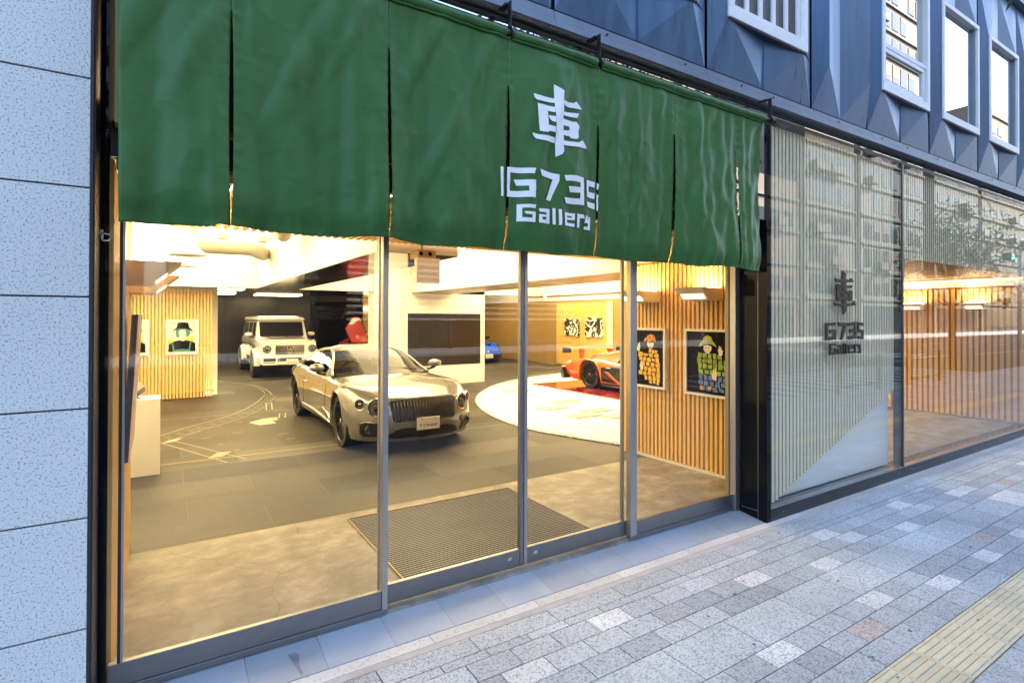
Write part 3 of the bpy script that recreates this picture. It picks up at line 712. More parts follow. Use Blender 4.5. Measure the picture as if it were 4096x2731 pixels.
mb = MB(); mb.box(7.14, 13.9, 2.985, 3.0, 2.46, 3.49); part(mb, 'backing_board', MATS['louver_back'], lv2)
mb = MB(); mb.box(12.2, 13.9, 2.92, 2.94, .06, 2.43); wfb = tag(mb.build('window_board', MATS['white_film']), 'pale board closing the far shop window at the right edge', 'board')
# ---------------------------------------------------------------- interior shell
def on_z(px, py, Z=0.0):
    d = _ray(px, py); t = (Z - 1.73) / d.z; return (d.x * t, d.y * t)
def on_x(px, py, X):
    d = _ray(px, py); t = X / d.x; return (d.y * t, 1.73 + d.z * t)
def concrete_mat():
    m = mat('floor_concrete', (.33, .31, .28), .5, spec=.25); nt = m.node_tree; N = nt.nodes; L = nt.links; b = N['Principled BSDF']
    tc = N.new('ShaderNodeTexCoord'); n1 = N.new('ShaderNodeTexNoise'); n1.inputs['Scale'].default_value = 3.2; n1.inputs['Detail'].default_value = 10; n1.inputs['Roughness'].default_value = .68; n1.inputs['Distortion'].default_value = .15
    mp = N.new('ShaderNodeMapping'); mp.inputs['Scale'].default_value = (1, 1.25, 1); L.new(tc.outputs['Object'], mp.inputs['Vector']); L.new(mp.outputs['Vector'], n1.inputs['Vector'])
    cr = N.new('ShaderNodeValToRGB'); e = cr.color_ramp.elements; e[0].position = .33; e[0].color = (.15, .137, .116, 1); e[1].position = .66; e[1].color = (.37, .345, .30, 1)
    q = e.new(.5); q.color = (.235, .215, .185, 1)
    L.new(n1.outputs['Fac'], cr.inputs['Fac'])
    v = N.new('ShaderNodeTexVoronoi'); v.feature = 'DISTANCE_TO_EDGE'; v.inputs['Scale'].default_value = 1.1
    n3 = N.new('ShaderNodeTexNoise'); n3.inputs['Scale'].default_value = 5; n3.inputs['Detail'].default_value = 6
    mix = N.new('ShaderNodeVectorMath'); mix.operation = 'MULTIPLY_ADD'; L.new(n3.outputs['Color'], mix.inputs[0]); mix.inputs[1].default_value = (.35, .35, 0); L.new(tc.outputs['Object'], mix.inputs[2])
    L.new(mix.outputs['Vector'], v.inputs['Vector'])
    mr = N.new('ShaderNodeMapRange'); mr.inputs['From Min'].default_value = 0; mr.inputs['From Max'].default_value = .006; mr.inputs['To Min'].default_value = .62; mr.inputs['To Max'].default_value = 1
    L.new(v.outputs['Distance'], mr.inputs['Value'])
    vm = N.new('ShaderNodeVectorMath'); vm.operation = 'SCALE'; L.new(cr.outputs['Color'], vm.inputs[0]); L.new(mr.outputs['Result'], vm.inputs['Scale']); L.new(vm.outputs['Vector'], b.inputs['Base Color'])
    rr = N.new('ShaderNodeMapRange'); rr.inputs['To Min'].default_value = .42; rr.inputs['To Max'].default_value = .65; L.new(n1.outputs['Fac'], rr.inputs['Value']); L.new(rr.outputs['Result'], b.inputs['Roughness'])
concrete_mat()
def dark_floor():
    m = speckle('floor_stone', (.066, .060, .049), (.036, .032, .027), 70, .38, .52, .52, light=(.11, .10, .085), big=.7, bigvar=.14, bump=.05, tint=True); m.node_tree.nodes['Principled BSDF'].inputs['Specular IOR Level'].default_value = .22
dark_floor()
mat('floor_line', (.42, .37, .27), .6)
mat('mat_dark', (.020, .019, .021), .9, var=.25, scale=140); mat('mat_metal', (.34, .33, .32), .35, .6); mat('brass', (.38, .29, .14), .4, .6)
mb = MB(); mb.box(-1.6, 12.7, 3.13, 4.868, -.055, 0); struct('entry_floor', mb, MATS['floor_concrete'])
fm = MB(); r = 0; y = 4.872
while y < 24:
    dy = .60; x = -1.6 - .6 * (r % 2)
    while x < 12.7:
        g = rng.choice([1, 1, 1, .8, 1.2, 1.7, .65]) * rng.normal(1, .04); fm.col = (g, g, g)
        fm.quad((x + .002, y + .002, 0), (x + 1.198, y + .002, 0), (x + 1.198, y + dy - .002, 0), (x + .002, y + dy - .002, 0)); x += 1.2
    y += dy; r += 1
struct('showroom_floor', fm, MATS['floor_stone'])
mb = MB(); mb.quad((-1.6, 4.8685, -.004), (12.7, 4.8685, -.004), (12.7, 24.1, -.004), (-1.6, 24.1, -.004)); mat('floor_joint', (.16, .145, .115), .8); struct('floor_joints', mb, MATS['floor_joint'])
# map drawing on the floor
fl_ = MB()
def line(pts, wd=.010, z=.002):
    for (a, b) in zip(pts[:-1], pts[1:]):
        a = Vector((a[0], a[1])); b = Vector((b[0], b[1])); d = (b - a)
        if d.length < 1e-4: continue
        n = Vector((-d.y, d.x)).normalized() * wd / 2; e = d.normalized() * wd * .3
        fl_.quad(*[(p.x, p.y, z) for p in (a - n - e, b - n + e, b + n + e, a + n - e)])
zz = lambda pts: [on_z(a / 1.7418, 1000 + b / 1.7418) for a, b in pts]
def spl(p, n=6):
    p = [Vector(q) for q in p]; p = [2 * p[0] - p[1]] + p + [2 * p[-1] - p[-2]]; o = []
    for i in range(1, len(p) - 2):
        for k in range(n):
            t = k / n; a, b, c, d = p[i - 1:i + 3]
            o.append(.5 * (2 * b + (c - a) * t + (2 * a - 5 * b + 4 * c - d) * t * t + (3 * b - a - 3 * c + d) * t ** 3))
    return o + [p[-2]]
c1 = spl([Vector(q) for q in zz([(1112, 1296), (1330, 1228), (1560, 1166), (1700, 1112), (1790, 1060), (1846, 1012), (1900, 1006)])])
line(c1, .016); 
c2 = [Vector((p.x + .06, p.y - .17)) for p in c1]
for i in range(0, len(c2) - 1, 2): line(c2[i:i + 2], .009)
c3 = [Vector((p.x + .10, p.y - .28)) for p in c1]
for i in range(0, len(c3) - 1, 2): line(c3[i:i + 2], .009)
c4 = [Vector((p.x + .14, p.y - .40)) for p in c1]; line(c4, .010)
line([(-.1, 7.62), (1.2, 7.60), (2.2, 7.585), (8, 7.56)], .014)
line(zz([(1112, 1340), (1580, 1478)]), .010); line(zz([(1215, 1330), (1720, 1455)]), .010); line(zz([(1500, 1165), (1900, 1165)]), .010)
for i in range(8):
    a = (1130 + i * 12, 1347 - i * 2); line(zz([a, (a[0] + 55, a[1] - 24)]), .012)
    a = (1455 + i * 13, 1448 - i * 1.5); line(zz([a, (a[0] + 62, a[1] - 36)]), .012)
for i in range(26):
    u, v = rng.uniform(.1, 1.9), rng.uniform(7.4, 12.5); line([(u, v), (u + rng.uniform(.03, .12), v + rng.uniform(-.02, .05))], .012)
c5 = spl([Vector(q) for q in zz([(1490, 905), (1620, 925), (1740, 935), (1830, 960), (1880, 990), (1890, 1005)])]); line(c5, .02); line([Vector((p.x - .1, p.y + .25)) for p in c5], .014)
for dx in (.0, .10):
    line([(1.65 + dx, 11.1), (1.78 + dx, 12.0)], .02); line([(1.70 + dx, 10.1), (1.80 + dx, 10.6)], .02)
fl_.mi = 0
fl_.poly([(*on_z(995, 1690), .0022), (*on_z(1050, 1675), .0022), (*on_z(1108, 1668), .0022), (*on_z(1112, 1680), .0022), (*on_z(1090, 1682), .0022), (*on_z(1106, 1692), .0022), (*on_z(1038, 1700), .0022)])
for i in range(14):
    u, v = rng.uniform(4.5, 7.5), rng.uniform(9.5, 12.6); L_ = rng.uniform(.1, .8); line([(u, v), (u + L_, v + rng.uniform(-.02, .02))], .014)
tag(fl_.build('floor_drawing', MATS['floor_line']), 'pale street map lines drawn on the dark stone showroom floor', 'floor drawing', kind='structure')

# entrance mat in its brass frame
em = thing('entrance_mat', 'dark ribbed entrance mat with metal bars behind the sliding doors', 'mat', (2.15, 4.05, 0))
mx0, mx1, my0, my1 = 1.345, 2.97, 3.372, 4.712
mb = MB(); mb.box(mx0 + .009, mx1 - .009, my0 + .009, my1 - .009, .0015, .010); part(mb, 'ribbed_carpet', MATS['mat_dark'], em)
mb = MB()
for i in range(42):
    y = my0 + .024 + i * (my1 - my0 - .04) / 42; mb.box(mx0 + .010, mx1 - .010, y, y + .0045, .0102, .0135)
part(mb, 'scraper_bars', MATS['mat_metal'], em)
mb = MB(); mb.box(mx0, mx0 + .006, my0, my1, .001, .0145); mb.box(mx1 - .006, mx1, my0, my1, .001, .0145); mb.box(mx0 + .0081, mx1 - .0081, my0, my0 + .008, .001, .0145); mb.box(mx0 + .0081, mx1 - .0081, my1 - .008, my1, .001, .0145)
part(mb, 'brass_frame', MATS['brass'], em)

# ---------------------------------------------------------------- walls and ceilings
def one(name, mb, m, label, cat, **k): return tag(mb.build(name, m, **k), label, cat)
mb = MB(); mb.box(-1.6, -1.45, 5.1, 23.5, 0, 3.2); mb.box(-1.6, -.41, 5.10, 5.2, 0, 3.2); one('white_wall', mb, MATS['white_paint'], 'white plaster wall along the left side of the showroom', 'wall')
mb = MB(); mb.box(-1.449, 1.05, 13.95, 14.1, 0, 3.2); one('white_wall', mb, MATS['white_paint'], 'bright white wall behind the wooden slat screen', 'wall')
dw = thing('dark_wall', 'matte black panelled wall at the back behind the white off-roader', 'wall', (2, 23.4, 0))
for a, b in ((-1.449, .5), (.5, 2.0), (2.0, 3.55), (3.55, 5.14)):
    mb = MB(); mb.box(a + .004, b - .004, 23.38, 23.5, 0, 1.18); mb.box(a + .004, b - .004, 23.38, 23.5, 1.186, 2.36); part(mb, 'wall_panel', MATS['dark_wall'], dw)
mb = MB(); mb.box(-1.7, 12.8, 23.51, 23.7, -.1, 3.3); part(mb, 'joint_backing', MATS['dark_wall'], dw)
mb = MB(); mb.box(5.145, 7.255, 23.2, 23.4, 0, 2.4); one('black_glass_wall', mb, MATS['black_gloss'], 'glossy black glass wall at the back right of the white off-roader', 'wall')
mb = MB(); mb.box(7.26, 12.7, 23.3, 23.5, 0, 3.2); one('wood_wall', mb, MATS['wood_panel'], 'lit wood veneer wall at the far back beside the white pillar', 'wall')
mb = MB(); mb.box(7.3, 10.0, 23.18, 23.28, 2.05, 2.2); one('light_strip', mb, MATS['glow'], 'bright linear light along the far wood wall', 'light')
rw = thing('wood_wall', 'smooth wood veneer wall along the right side of the showroom', 'wall', (12.5, 14, 0)); y = 5.0
while y < 23.2:
    mb = MB(); mb.box(12.52, 12.64, y + .003, min(23.29, y + 1.2) - .003, 0, 2.38); part(mb, 'veneer_panel', MATS['wood_panel'], rw); y += 1.2
mb = MB(); mb.box(12.5, 12.66, 5.0, 23.29, 2.385, 3.2); one('white_wall', mb, MATS['white_paint'], 'white strip of wall above the right wood panelling', 'wall')
mb = MB(); mb.box(12.5195, 12.645, 4.9, 23.29, 2.30, 2.3849); 

def slat_wall(name, label, axis, fixed, a0, a1, z0, z1, pitch=.062, wd=.034, dp=.030, back=.02, sgn=1, m='wood', rails=(), backm='wood_back', backz=None):
    t = thing(name, label, 'slat wall', (fixed, (a0 + a1) / 2, 0) if axis == 'y' else ((a0 + a1) / 2, fixed, 0))
    mb = MB(); a = a0
    while a + wd <= a1 + .001:
        dz = .0
        if axis == 'y': mb.box(*sorted((fixed, fixed + sgn * dp)), a, a + wd, z0, z1 + dz)
        else: mb.box(a, a + wd, *sorted((fixed, fixed + sgn * dp)), z0, z1 + dz)
        a += pitch
    part(mb, 'slats', MATS[m], t)
    f2 = fixed + sgn * (dp + .0005)
    if backm:
        bz = backz or (z0 - .0, z1 + .03)
        mb = MB()
        if axis == 'y': mb.box(*sorted((f2, f2 + sgn * back)), a0, a1, *bz)
        else: mb.box(a0, a1, *sorted((f2, f2 + sgn * back)), *bz)
        part(mb, 'backing_board', MATS[backm], t)
    mb = MB()
    for z in rails:
        if axis == 'y': mb.box(*sorted((f2, f2 + sgn * .03)), a0, a1, z, z + .045)
        else: mb.box(a0, a1, *sorted((f2, f2 + sgn * .03)), z, z + .045)
    if rails: part(mb, 'rail', MATS[m], t)
    return t
sr = slat_wall('slat_wall', 'golden wooden slat wall on the right of the entrance carrying two framed figures', 'y', 5.14, 3.225, 5.20, .035, 2.405)
mb = MB(); mb.box(5.13, 5.30, 3.22, 5.205, 0, .03); part(mb, 'skirting', MATS['cream_board'], sr)
mb = MB(); mb.box(5.105, 5.138, 5.208, 5.262, .0, 2.41); part(mb, 'end_post', MATS['wood'], sr)
mb = MB(); mb.box(5.192, 5.31, 3.22, 5.262, .031, 3.1); one('partition', mb, MATS['white_paint'], 'thin white partition behind the right wooden slat wall', 'wall')
sll = slat_wall('slat_wall', 'narrow wooden slat wall on the left just inside the entrance', 'y', -.196, 3.21, 5.09, .0, 2.9, sgn=-1, wd=.045)
mb = MB(); mb.box(-.40, -.248, 3.125, 5.10, 0, 3.1); one('partition', mb, MATS['white_paint'], 'white partition behind the left wooden slat wall', 'wall')
ss = slat_wall('slat_screen', 'free-standing wooden slat screen at the back left carrying two square prints', 'x', 13.457, -1.42, .95, .03, 2.32, rails=(.13, 1.10, 2.17), backm=None)
mb = MB(); mb.box(-1.42, .95, 13.52, 13.56, 0, .028); part(mb, 'base_plate', MATS['wood_dark'], ss)
mb = MB(); mb.box(-1.42, .80, 13.56, 13.60, .03, .9); part(mb, 'lower_board', MATS['cream_board'], ss)
sf = slat_wall('slat_wall', 'distant wooden slat wall on the right carrying two black and white canvases', 'y', 12.40, 13.55, 16.3, .05, 2.27, pitch=.075, wd=.042)
mb = MB(); mb.box(12.38, 12.5, 13.36, 13.53, .0, 2.30); part(mb, 'end_post', MATS['cream_board'], sf)
s12 = slat_wall('slat_wall', 'wooden slat wall with wedge lamps seen through the far shop window', 'y', 12.0, 3.05, 5.6, .02, 2.27, pitch=.085, wd=.05)
mb = MB(); mb.box(11.995, 12.2, 3.03, 5.6, 2.30, 2.43); part(mb, 'top_board', MATS['white_paint'], s12)
mb = MB(); mb.box(12.06, 12.3, 3.02, 5.62, .0, 3.1); one('partition', mb, MATS['white_paint'], 'white partition behind the slat wall in the far shop window', 'wall')
mb = MB(); mb.box(11.90, 11.985, 3.05, 5.6, 2.405, 2.428); one('light_strip', mb, MATS['glow_lens'], 'warm linear light above the slat wall in the far window', 'light')
# column beside the right door jamb
mb = MB(); mb.box(4.392, 5.128, 3.165, 3.200, 0, 3.0); one('column', mb, MATS['bronze'], 'tan metal clad column just inside the right end of the entrance', 'column', bevel=.003)
mb = MB(); mb.box(4.56, 12.05, 3.012, 3.03, 2.5, 3.2); one('lintel_board', mb, MATS['wood_back'], 'brown board behind the top of the shop windows', 'board')
mb = MB(); mb.box(4.53, 7.10, 3.03, 3.10, 0, 2.5); one('partition', mb, MATS['white_paint'], 'white partition behind the lettered shop window', 'wall')

pw = thing('partition_wall', 'tall white partition wall in the middle of the showroom holding a black screen', 'wall', (6.2, 13.0, 0))
mb = MB(); mb.box(5.0, 7.43, 13.0, 13.35, 0, 3.19); part(mb, 'wall_face', MATS['white_gloss'], pw)
mb = MB(); mb.box(4.31, 4.998, 12.9, 13.36, 0, 3.19); one('pillar', mb, MATS['white_gloss'], 'square white pillar left of the black wall screen', 'pillar')
tv = thing('wall_screen', 'large dark wall screen set in the white partition behind the silver coupe', 'screen', (6.25, 12.98, .51))
mb = MB(); mb.box(5.215, 7.285, 12.985, 13.02, .515, 1.835); part(mb, 'screen_panel', MATS['screen_black'], tv)
mb = MB(); mb.box(5.20, 7.30, 12.992, 12.9995, .50, .514); mb.box(5.20, 7.30, 12.992, 12.9995, 1.836, 1.85); mb.box(5.20, 5.2145, 12.992, 12.9995, .5145, 1.8355); mb.box(7.2855, 7.30, 12.992, 12.9995, .5145, 1.8355); part(mb, 'screen_frame', MATS['black_plastic'], tv)
mb = MB(); mb.box(5.88, 5.883, 12.9835, 12.9849, .52, 1.83); part(mb, 'screen_joint', MATS['black_metal'], tv)

# ceilings
mb = MB(); mb.box(-1.6, 12.7, 3.13, 24.1, 3.2, 3.3); struct('ceiling', mb, MATS['white_paint'])
def beam(x0, x1, y0, y1, label, z0=2.36, soff='dark_soffit'):
    t = thing('ceiling_beam', label, 'beam', ((x0 + x1) / 2, y0, z0))
    mb = MB(); mb.box(x0, x1, y0, y1, z0 + .006, 3.198); part(mb, 'casing', MATS['white_paint'], t)
    mb = MB(); mb.box(x0 + .004, x1 - .004, y0 + .004, y1 - .004, z0, z0 + .0055); part(mb, 'soffit', MATS[soff], t)
beam(1.716, 2.573, 5.06, 12.99, 'white ceiling beam with mirror soffit above the silver coupe')
beam(5.28, 6.45, 5.30, 12.99, 'white ceiling beam running from the slat wall to the partition', soff='bronze')
beam(9.15, 9.95, 5.30, 14.0, 'white ceiling beam above the orange supercar', soff='bronze')
beam(-1.449, 4.30, 13.0, 13.4, 'white cross beam above the slat screen')
beam(6.46, 9.14, 13.0, 13.4, 'white cross beam beyond the black wall screen')
mb = MB(); mb.box(-1.44, 7.2, 13.62, 23.3, 2.52, 2.6); struct('low_ceiling', mb, MATS['dark_soffit'])
fx_ = [(-1.3, 1.5, 5.6, 12.9, 3.10), (3.0, 5.0, 6.0, 12.2, 3.10), (6.9, 8.8, 6.0, 12.4, 3.10), (10.3, 12.2, 6.0, 16.5, 3.10)]
for i, (a, b, c, d, z) in enumerate(fx_):
    mb = MB(); mb.box(a, b, c, d, z, z + .03)
    one('ceiling_light', mb, MATS['glow_mid' if i == 0 else 'glow'], ['luminous ceiling panel above the slat screen side, left bay', 'luminous ceiling panel in the bay over the silver coupe and screen', 'luminous ceiling panel in the bay right of the black screen', 'luminous ceiling panel above the white gravel and orange car'][i], 'light panel')
for i, (x, y) in enumerate(((1.2, 17), (3.2, 14.5), (3.4, 20.5), (6.2, 15.2), (1.3, 20.2), (.6, 14.8))):  # panel ahead of the off-roader is added out of view to light its front
    mb = MB(); mb.box(x - .7, x + .7, y - .5, y + .5, 2.498, 2.519)
    tag(mb.build('ceiling_light', MATS['glow_back']), 'recessed or added bright light panel in the low dark ceiling at the back', 'light panel', 'back ceiling lights')
for i, (x, y) in enumerate(((10.6, 19.0), (8.6, 19.8))):
    mb = MB(); mb.box(x - .8, x + .8, y - .8, y + .8, 3.12, 3.15); tag(mb.build('ceiling_light', MATS['glow']), 'luminous ceiling panel above the blue sports car at the back', 'light panel', 'lights over the blue car')
# slatted soffit over the entry
so2 = thing('slat_soffit', 'wooden slatted ceiling over the entrance just below the curtain hem', 'ceiling', (2.4, 4.0, 2.43))
mb = MB(); x = -.19
while x < 5.10:
    mb.box(x, x + .036, 3.20, 4.92, 2.432, 2.482); x += .066
part(mb, 'slats', MATS['wood'], so2)
mb = MB(); mb.box(.56, 5.18, 3.20, 5.04, 2.70, 2.73); part(mb, 'backing_board', MATS['cream_board'], so2)
mb = MB(); mb.box(-.15, .5, 3.9, 4.85, 3.10, 3.13); one('ceiling_light', mb, MATS['glow_dim'], 'fill light panel added above the left end of the slatted entrance ceiling', 'light panel')  # added fill light, brightens the entry floor and left slats
mb = MB(); mb.box(1.4, 4.7, 4.0, 4.35, 2.60, 2.62); one('ceiling_light', mb, MATS['glow'], 'long fill light panel added above the slatted entrance ceiling near the posters', 'light panel')  # added hidden light, brightens the entry from above the slats
mb = MB(); mb.box(-1.35, .9, 13.78, 13.86, 2.62, 2.66); mb.box(-1.35, .9, 13.78, 13.86, .05, .09); one('light_strip', mb, MATS['glow'], 'linear lights hidden behind the wooden slat screen', 'light')
so3 = thing('slat_soffit', 'brown wooden ceiling inside the far shop window', 'ceiling', (8.6, 4.0, 2.45))
mb = MB(); mb.box(5.32, 11.88, 3.04, 5.5, 2.46, 2.49); part(mb, 'board', MATS['wood_dark'], so3)

# ---------------------------------------------------------------- fittings
def wedge_lamp(label, xw, s, y0, y1, z0=1.935, z1=2.075, o1=.30, o0=.14):
    t = thing('wall_lamp', label, 'wall lamp', (xw, (y0 + y1) / 2, z0), group='wedge wall lamps')
    mb = MB(); mb.prism([(xw, y0, z0), (xw, y0, z1), (xw + s * o1, y0, z1), (xw + s * o0, y0, z0)], (0, y1 - y0, 0)); part(mb, 'body', MATS['cream_board'], t, bevel=.002)
    mb = MB(); n = Vector((s * (z1 - z0), 0, -(o1 - o0))).normalized() * .002
    P = lambda q, y: (xw + s * (o0 + (o1 - o0) * q) + n.x, y, z0 + (z1 - z0) * q + n.z)
    mb.quad(P(.12, y0 + .03), P(.5, y0 + .03), P(.5, y1 - .03), P(.12, y1 - .03)); part(mb, 'lens', MATS['glow_lens'], t)
    mb = MB(); mb.box(*sorted((xw + s * .03, xw + s * .20)), y0 + .03, y1 - .03, z1 + .001, z1 + .006); part(mb, 'uplight', MATS['lamp_glow'], t)
wedge_lamp('wedge wall lamp over the right framed figure, beside the tan column', 5.138, -1, 3.76, 4.12, z0=1.93, z1=2.065, o1=.38, o0=.24)
wedge_lamp('wedge wall lamp over the left framed figure on the right slat wall', 5.138, -1, 4.66, 5.02, z0=1.93, z1=2.065, o1=.38, o0=.24)
wedge_lamp('large grey wedge lamp on the left slat wall, nearest the door', -.195, 1, 3.98, 4.36)
wedge_lamp('yellow lit wedge lamp on the left slat wall, behind the nearest one', -.195, 1, 4.62, 5.0, z0=1.90, z1=2.03)
wedge_lamp('wedge wall lamp in the far shop window, left one', 11.998, -1, 4.42, 4.75, z0=1.90, z1=2.02)
wedge_lamp('wedge wall lamp in the far shop window, right one', 11.998, -1, 3.50, 3.80, z0=1.90, z1=2.02)

# plinth and cube
pl = thing('plinth', 'tall cream plinth behind the left slat wall with a coloured cube on it', 'plinth', (-.28, 7.35, 0))
mb = MB(); mb.box(-.56, -.014, 7.177, 7.52, 0, .835); part(mb, 'body', MATS['white_paint'], pl, bevel=.003)
cb = thing('cube_sculpture', 'cube standing on a corner in pink, green and navy on the cream plinth', 'sculpture', (-.235, 7.34, .836))
mat('art_pink', (.72, .22, .20), .5); mat('art_green', (.45, .68, .36), .5); mat('art_navy', (.012, .035, .11), .5); mat('art_teal', (.045, .22, .20), .6); mat('art_black', (.006, .006, .007), .6, spec=.08)
mat('art_cream', (.82, .74, .60), .6); mat('art_yellow', (.82, .50, .07), .6, var=.3, scale=25); mat('art_leaf', (.28, .42, .05), .6, var=.5, scale=22); mat('art_blue', (.10, .20, .45), .6, var=.5, scale=30); mat('art_orange', (.75, .30, .06), .6); mat('art_red', (.62, .10, .06), .6)
mat('art_pastel2', (.45, .62, .66), .6); mat('art_pastel', (.74, .64, .60), .6, var=.4, scale=9); mat('art_backing', (.68, .60, .46), .6); mat('canvas_edge', (.11, .115, .16), .7)
rot = Matrix.Rotation(R(25), 3, 'Z') @ Matrix.Rotation(R(54.7), 3, 'Y') @ Matrix.Rotation(R(45), 3, 'Z')
vs = [rot @ Vector((a, b, c)) * .055 for a in (-1, 1) for b in (-1, 1) for c in (-1, 1)]; zlo = min(v.z for v in vs)
vs = [(v.x - .235, v.y + 7.34, v.z - zlo + .843) for v in vs]
fcs = [(0, 1, 3, 2), (4, 6, 7, 5), (0, 4, 5, 1), (2, 3, 7, 6), (0, 2, 6, 4), (1, 5, 7, 3)]
mb = MB(); 
for f in fcs:
    cx = sum(vs[i][0] for i in f) / 4; cz = sum(vs[i][2] for i in f) / 4
    mb.add([vs[i] for i in f], [(0, 1, 2, 3)], 2 if cz < .91 else (0 if cx < -.235 else 1))
part(mb, 'cube', [MATS['art_pink'], MATS['art_green'], MATS['art_navy']], cb)
mb = MB(); mb.box(-.27, -.20, 7.31, 7.37, .836, .846); part(mb, 'stand', MATS['black_metal'], cb)
# canvas on the left slat wall
cv = thing('canvas_painting', 'canvas seen edge-on hanging from the left slat wall, tilted forward at the top', 'painting', (-.17, 4.1, .92))
def lean(z): return -.187 + (z - .92) / (1.745 - .92) * .042
mb = MB(); mb.prism([(lean(.92), 3.72, .92), (lean(1.745), 3.72, 1.745), (lean(1.745) + .030, 3.72, 1.745), (lean(.92) + .030, 3.72, .92)], (0, .75, 0)); part(mb, 'canvas', MATS['canvas_edge'], cv)
mb = MB(); mb.prism([(lean(.92) + .0305, 3.722, .921), (lean(1.745) + .0305, 3.722, 1.744), (lean(1.745) + .032, 3.722, 1.744), (lean(.92) + .032, 3.722, .921)], (0, .746, 0)); part(mb, 'painted_face', MATS['art_pastel'], cv)

# framed pictures
def framed(label, org, ux, nx, W, H, fw_, fmat, layers, name='framed_picture', depth=.045, group=None):
    """org: lower-left corner on the wall, ux: unit vector to the picture's right, nx: unit vector out of the wall"""
    org, ux, nx = Vector(org), Vector(ux), Vector(nx); uz = Vector((0, 0, 1))
    t = thing(name, label, 'picture', tuple(org + ux * W / 2), group=group)
    P = lambda u, v, d: tuple(org + ux * u + uz * v + nx * d)
    def bx(mb, u0, u1, v0, v1, d0, d1):
        c = [P(u, v, d) for d in (d0, d1) for (u, v) in ((u0, v0), (u1, v0), (u1, v1), (u0, v1))]
        mb.add(c, [(3, 2, 1, 0), (4, 5, 6, 7), (0, 1, 5, 4), (1, 2, 6, 5), (2, 3, 7, 6), (3, 0, 4, 7)])
    mb = MB(); bx(mb, 0, W, 0, fw_, 0, depth); bx(mb, 0, W, H - fw_, H, 0, depth); bx(mb, 0, fw_, fw_ + .0002, H - fw_ - .0002, 0, depth); bx(mb, W - fw_, W, fw_ + .0002, H - fw_ - .0002, 0, depth); part(mb, 'frame', MATS[fmat], t, bevel=.0015)
    mb = MB(); bx(mb, fw_ + .0003, W - fw_ - .0003, fw_ + .0003, H - fw_ - .0003, .004, depth - .014); pic = part(mb, 'picture', MATS[layers[0]], t)
    for i, (nm, m, polys) in enumerate(layers[1]):
        iw, ih = W - 2 * fw_, H - 2 * fw_
        dd = depth - .0135 + .0006 * i
        o = decal([[(fw_ + p[0] * iw, fw_ + p[1] * ih) for p in q] for q in polys], lambda u, v, q: P(u, v, dd)).build(nm, MATS[m]); o.parent = pic
    return t
random.seed(3)
def patches(rowsdef, jit=.012):
    out = []
    for (y0, y1, xa, xb, n, sk) in rowsdef:
        for k in range(n):
            a = xa + (xb - xa) * (k + .10) / n; b = xa + (xb - xa) * (k + .88) / n
            j = lambda: random.uniform(-jit, jit)
            out.append([(a + j() + sk, y0 + j() - (k / n) * .02), (b + j() + sk, y0 + j() - ((k + 1) / n) * .02), (b + j(), y1 + j() - ((k + 1) / n) * .02), (a + j(), y1 + j() - (k / n) * .02)])
    return out
def hand(cx, cy, s, m=1):
    return [(cx - .5 * s * m, cy - .7 * s), (cx + .4 * s * m, cy - .8 * s), (cx + .6 * s * m, cy), (cx + .75 * s * m, cy + .5 * s), (cx + .5 * s * m, cy + .45 * s), (cx + .45 * s * m, cy + 1.1 * s), (cx + .2 * s * m, cy + 1.15 * s), (cx + .15 * s * m, cy + .5 * s), (cx - .1 * s * m, cy + 1.0 * s), (cx - .3 * s * m, cy + .9 * s), (cx - .25 * s * m, cy + .3 * s), (cx - .7 * s * m, cy + .35 * s)]
bodyA = patches([(.60, .665, .56, .82, 3, -.02), (.53, .595, .20, .86, 4, 0), (.445, .52, .22, .88, 5, .0), (.36, .435, .28, .90, 4, 0), (.275, .35, .26, .90, 5, 0), (.19, .265, .22, .90, 5, 0), (.10, .18, .40, .90, 4, 0), (.05, .10, .55, .88, 3, 0)])
framed('framed figure in a yellow checked jacket and cap on the right slat wall', (5.138, 5.135, .868), (0, -1, 0), (-1, 0, 0), .59, .745, .030, 'white_paint',
       ('art_black', [('jacket', 'art_yellow', bodyA), ('face', 'art_cream', [ell(.60, .765, .105, .085, 18), [(.57, .70), (.65, .70), (.66, .665), (.565, .66)]]), ('hands', 'art_cream', [hand(.22, .68, .085), hand(.32, .33, .085, -1)]),
                     ('hair', 'art_black', [[(.50, .80), (.72, .82), (.73, .76), (.70, .775), (.66, .79), (.58, .782), (.52, .79)], ell(.565, .765, .014, .010, 8), ell(.635, .765, .014, .010, 8)]),
                     ('cap', 'art_orange', [[(.40, .80), (.46, .80), (.52, .83), (.70, .81), (.76, .80), (.75, .87), (.70, .92), (.60, .935), (.52, .91), (.46, .87), (.41, .845)]]), ('goggles', 'art_black', [[(.47, .885), (.70, .895), (.71, .88), (.47, .868)]]), ('lens', 'art_yellow', [ell(.53, .888, .035, .018, 12), ell(.64, .894, .038, .020, 12)])]))
bodyB = patches([(.58, .66, .26, .84, 5, 0), (.50, .57, .24, .98, 6, 0), (.41, .49, .26, .98, 6, 0), (.32, .40, .27, .96, 5, 0)])
bodyB2 = patches([(.23, .31, .28, .96, 6, 0), (.145, .22, .28, .92, 5, 0), (.06, .135, .30, .88, 4, .02)])
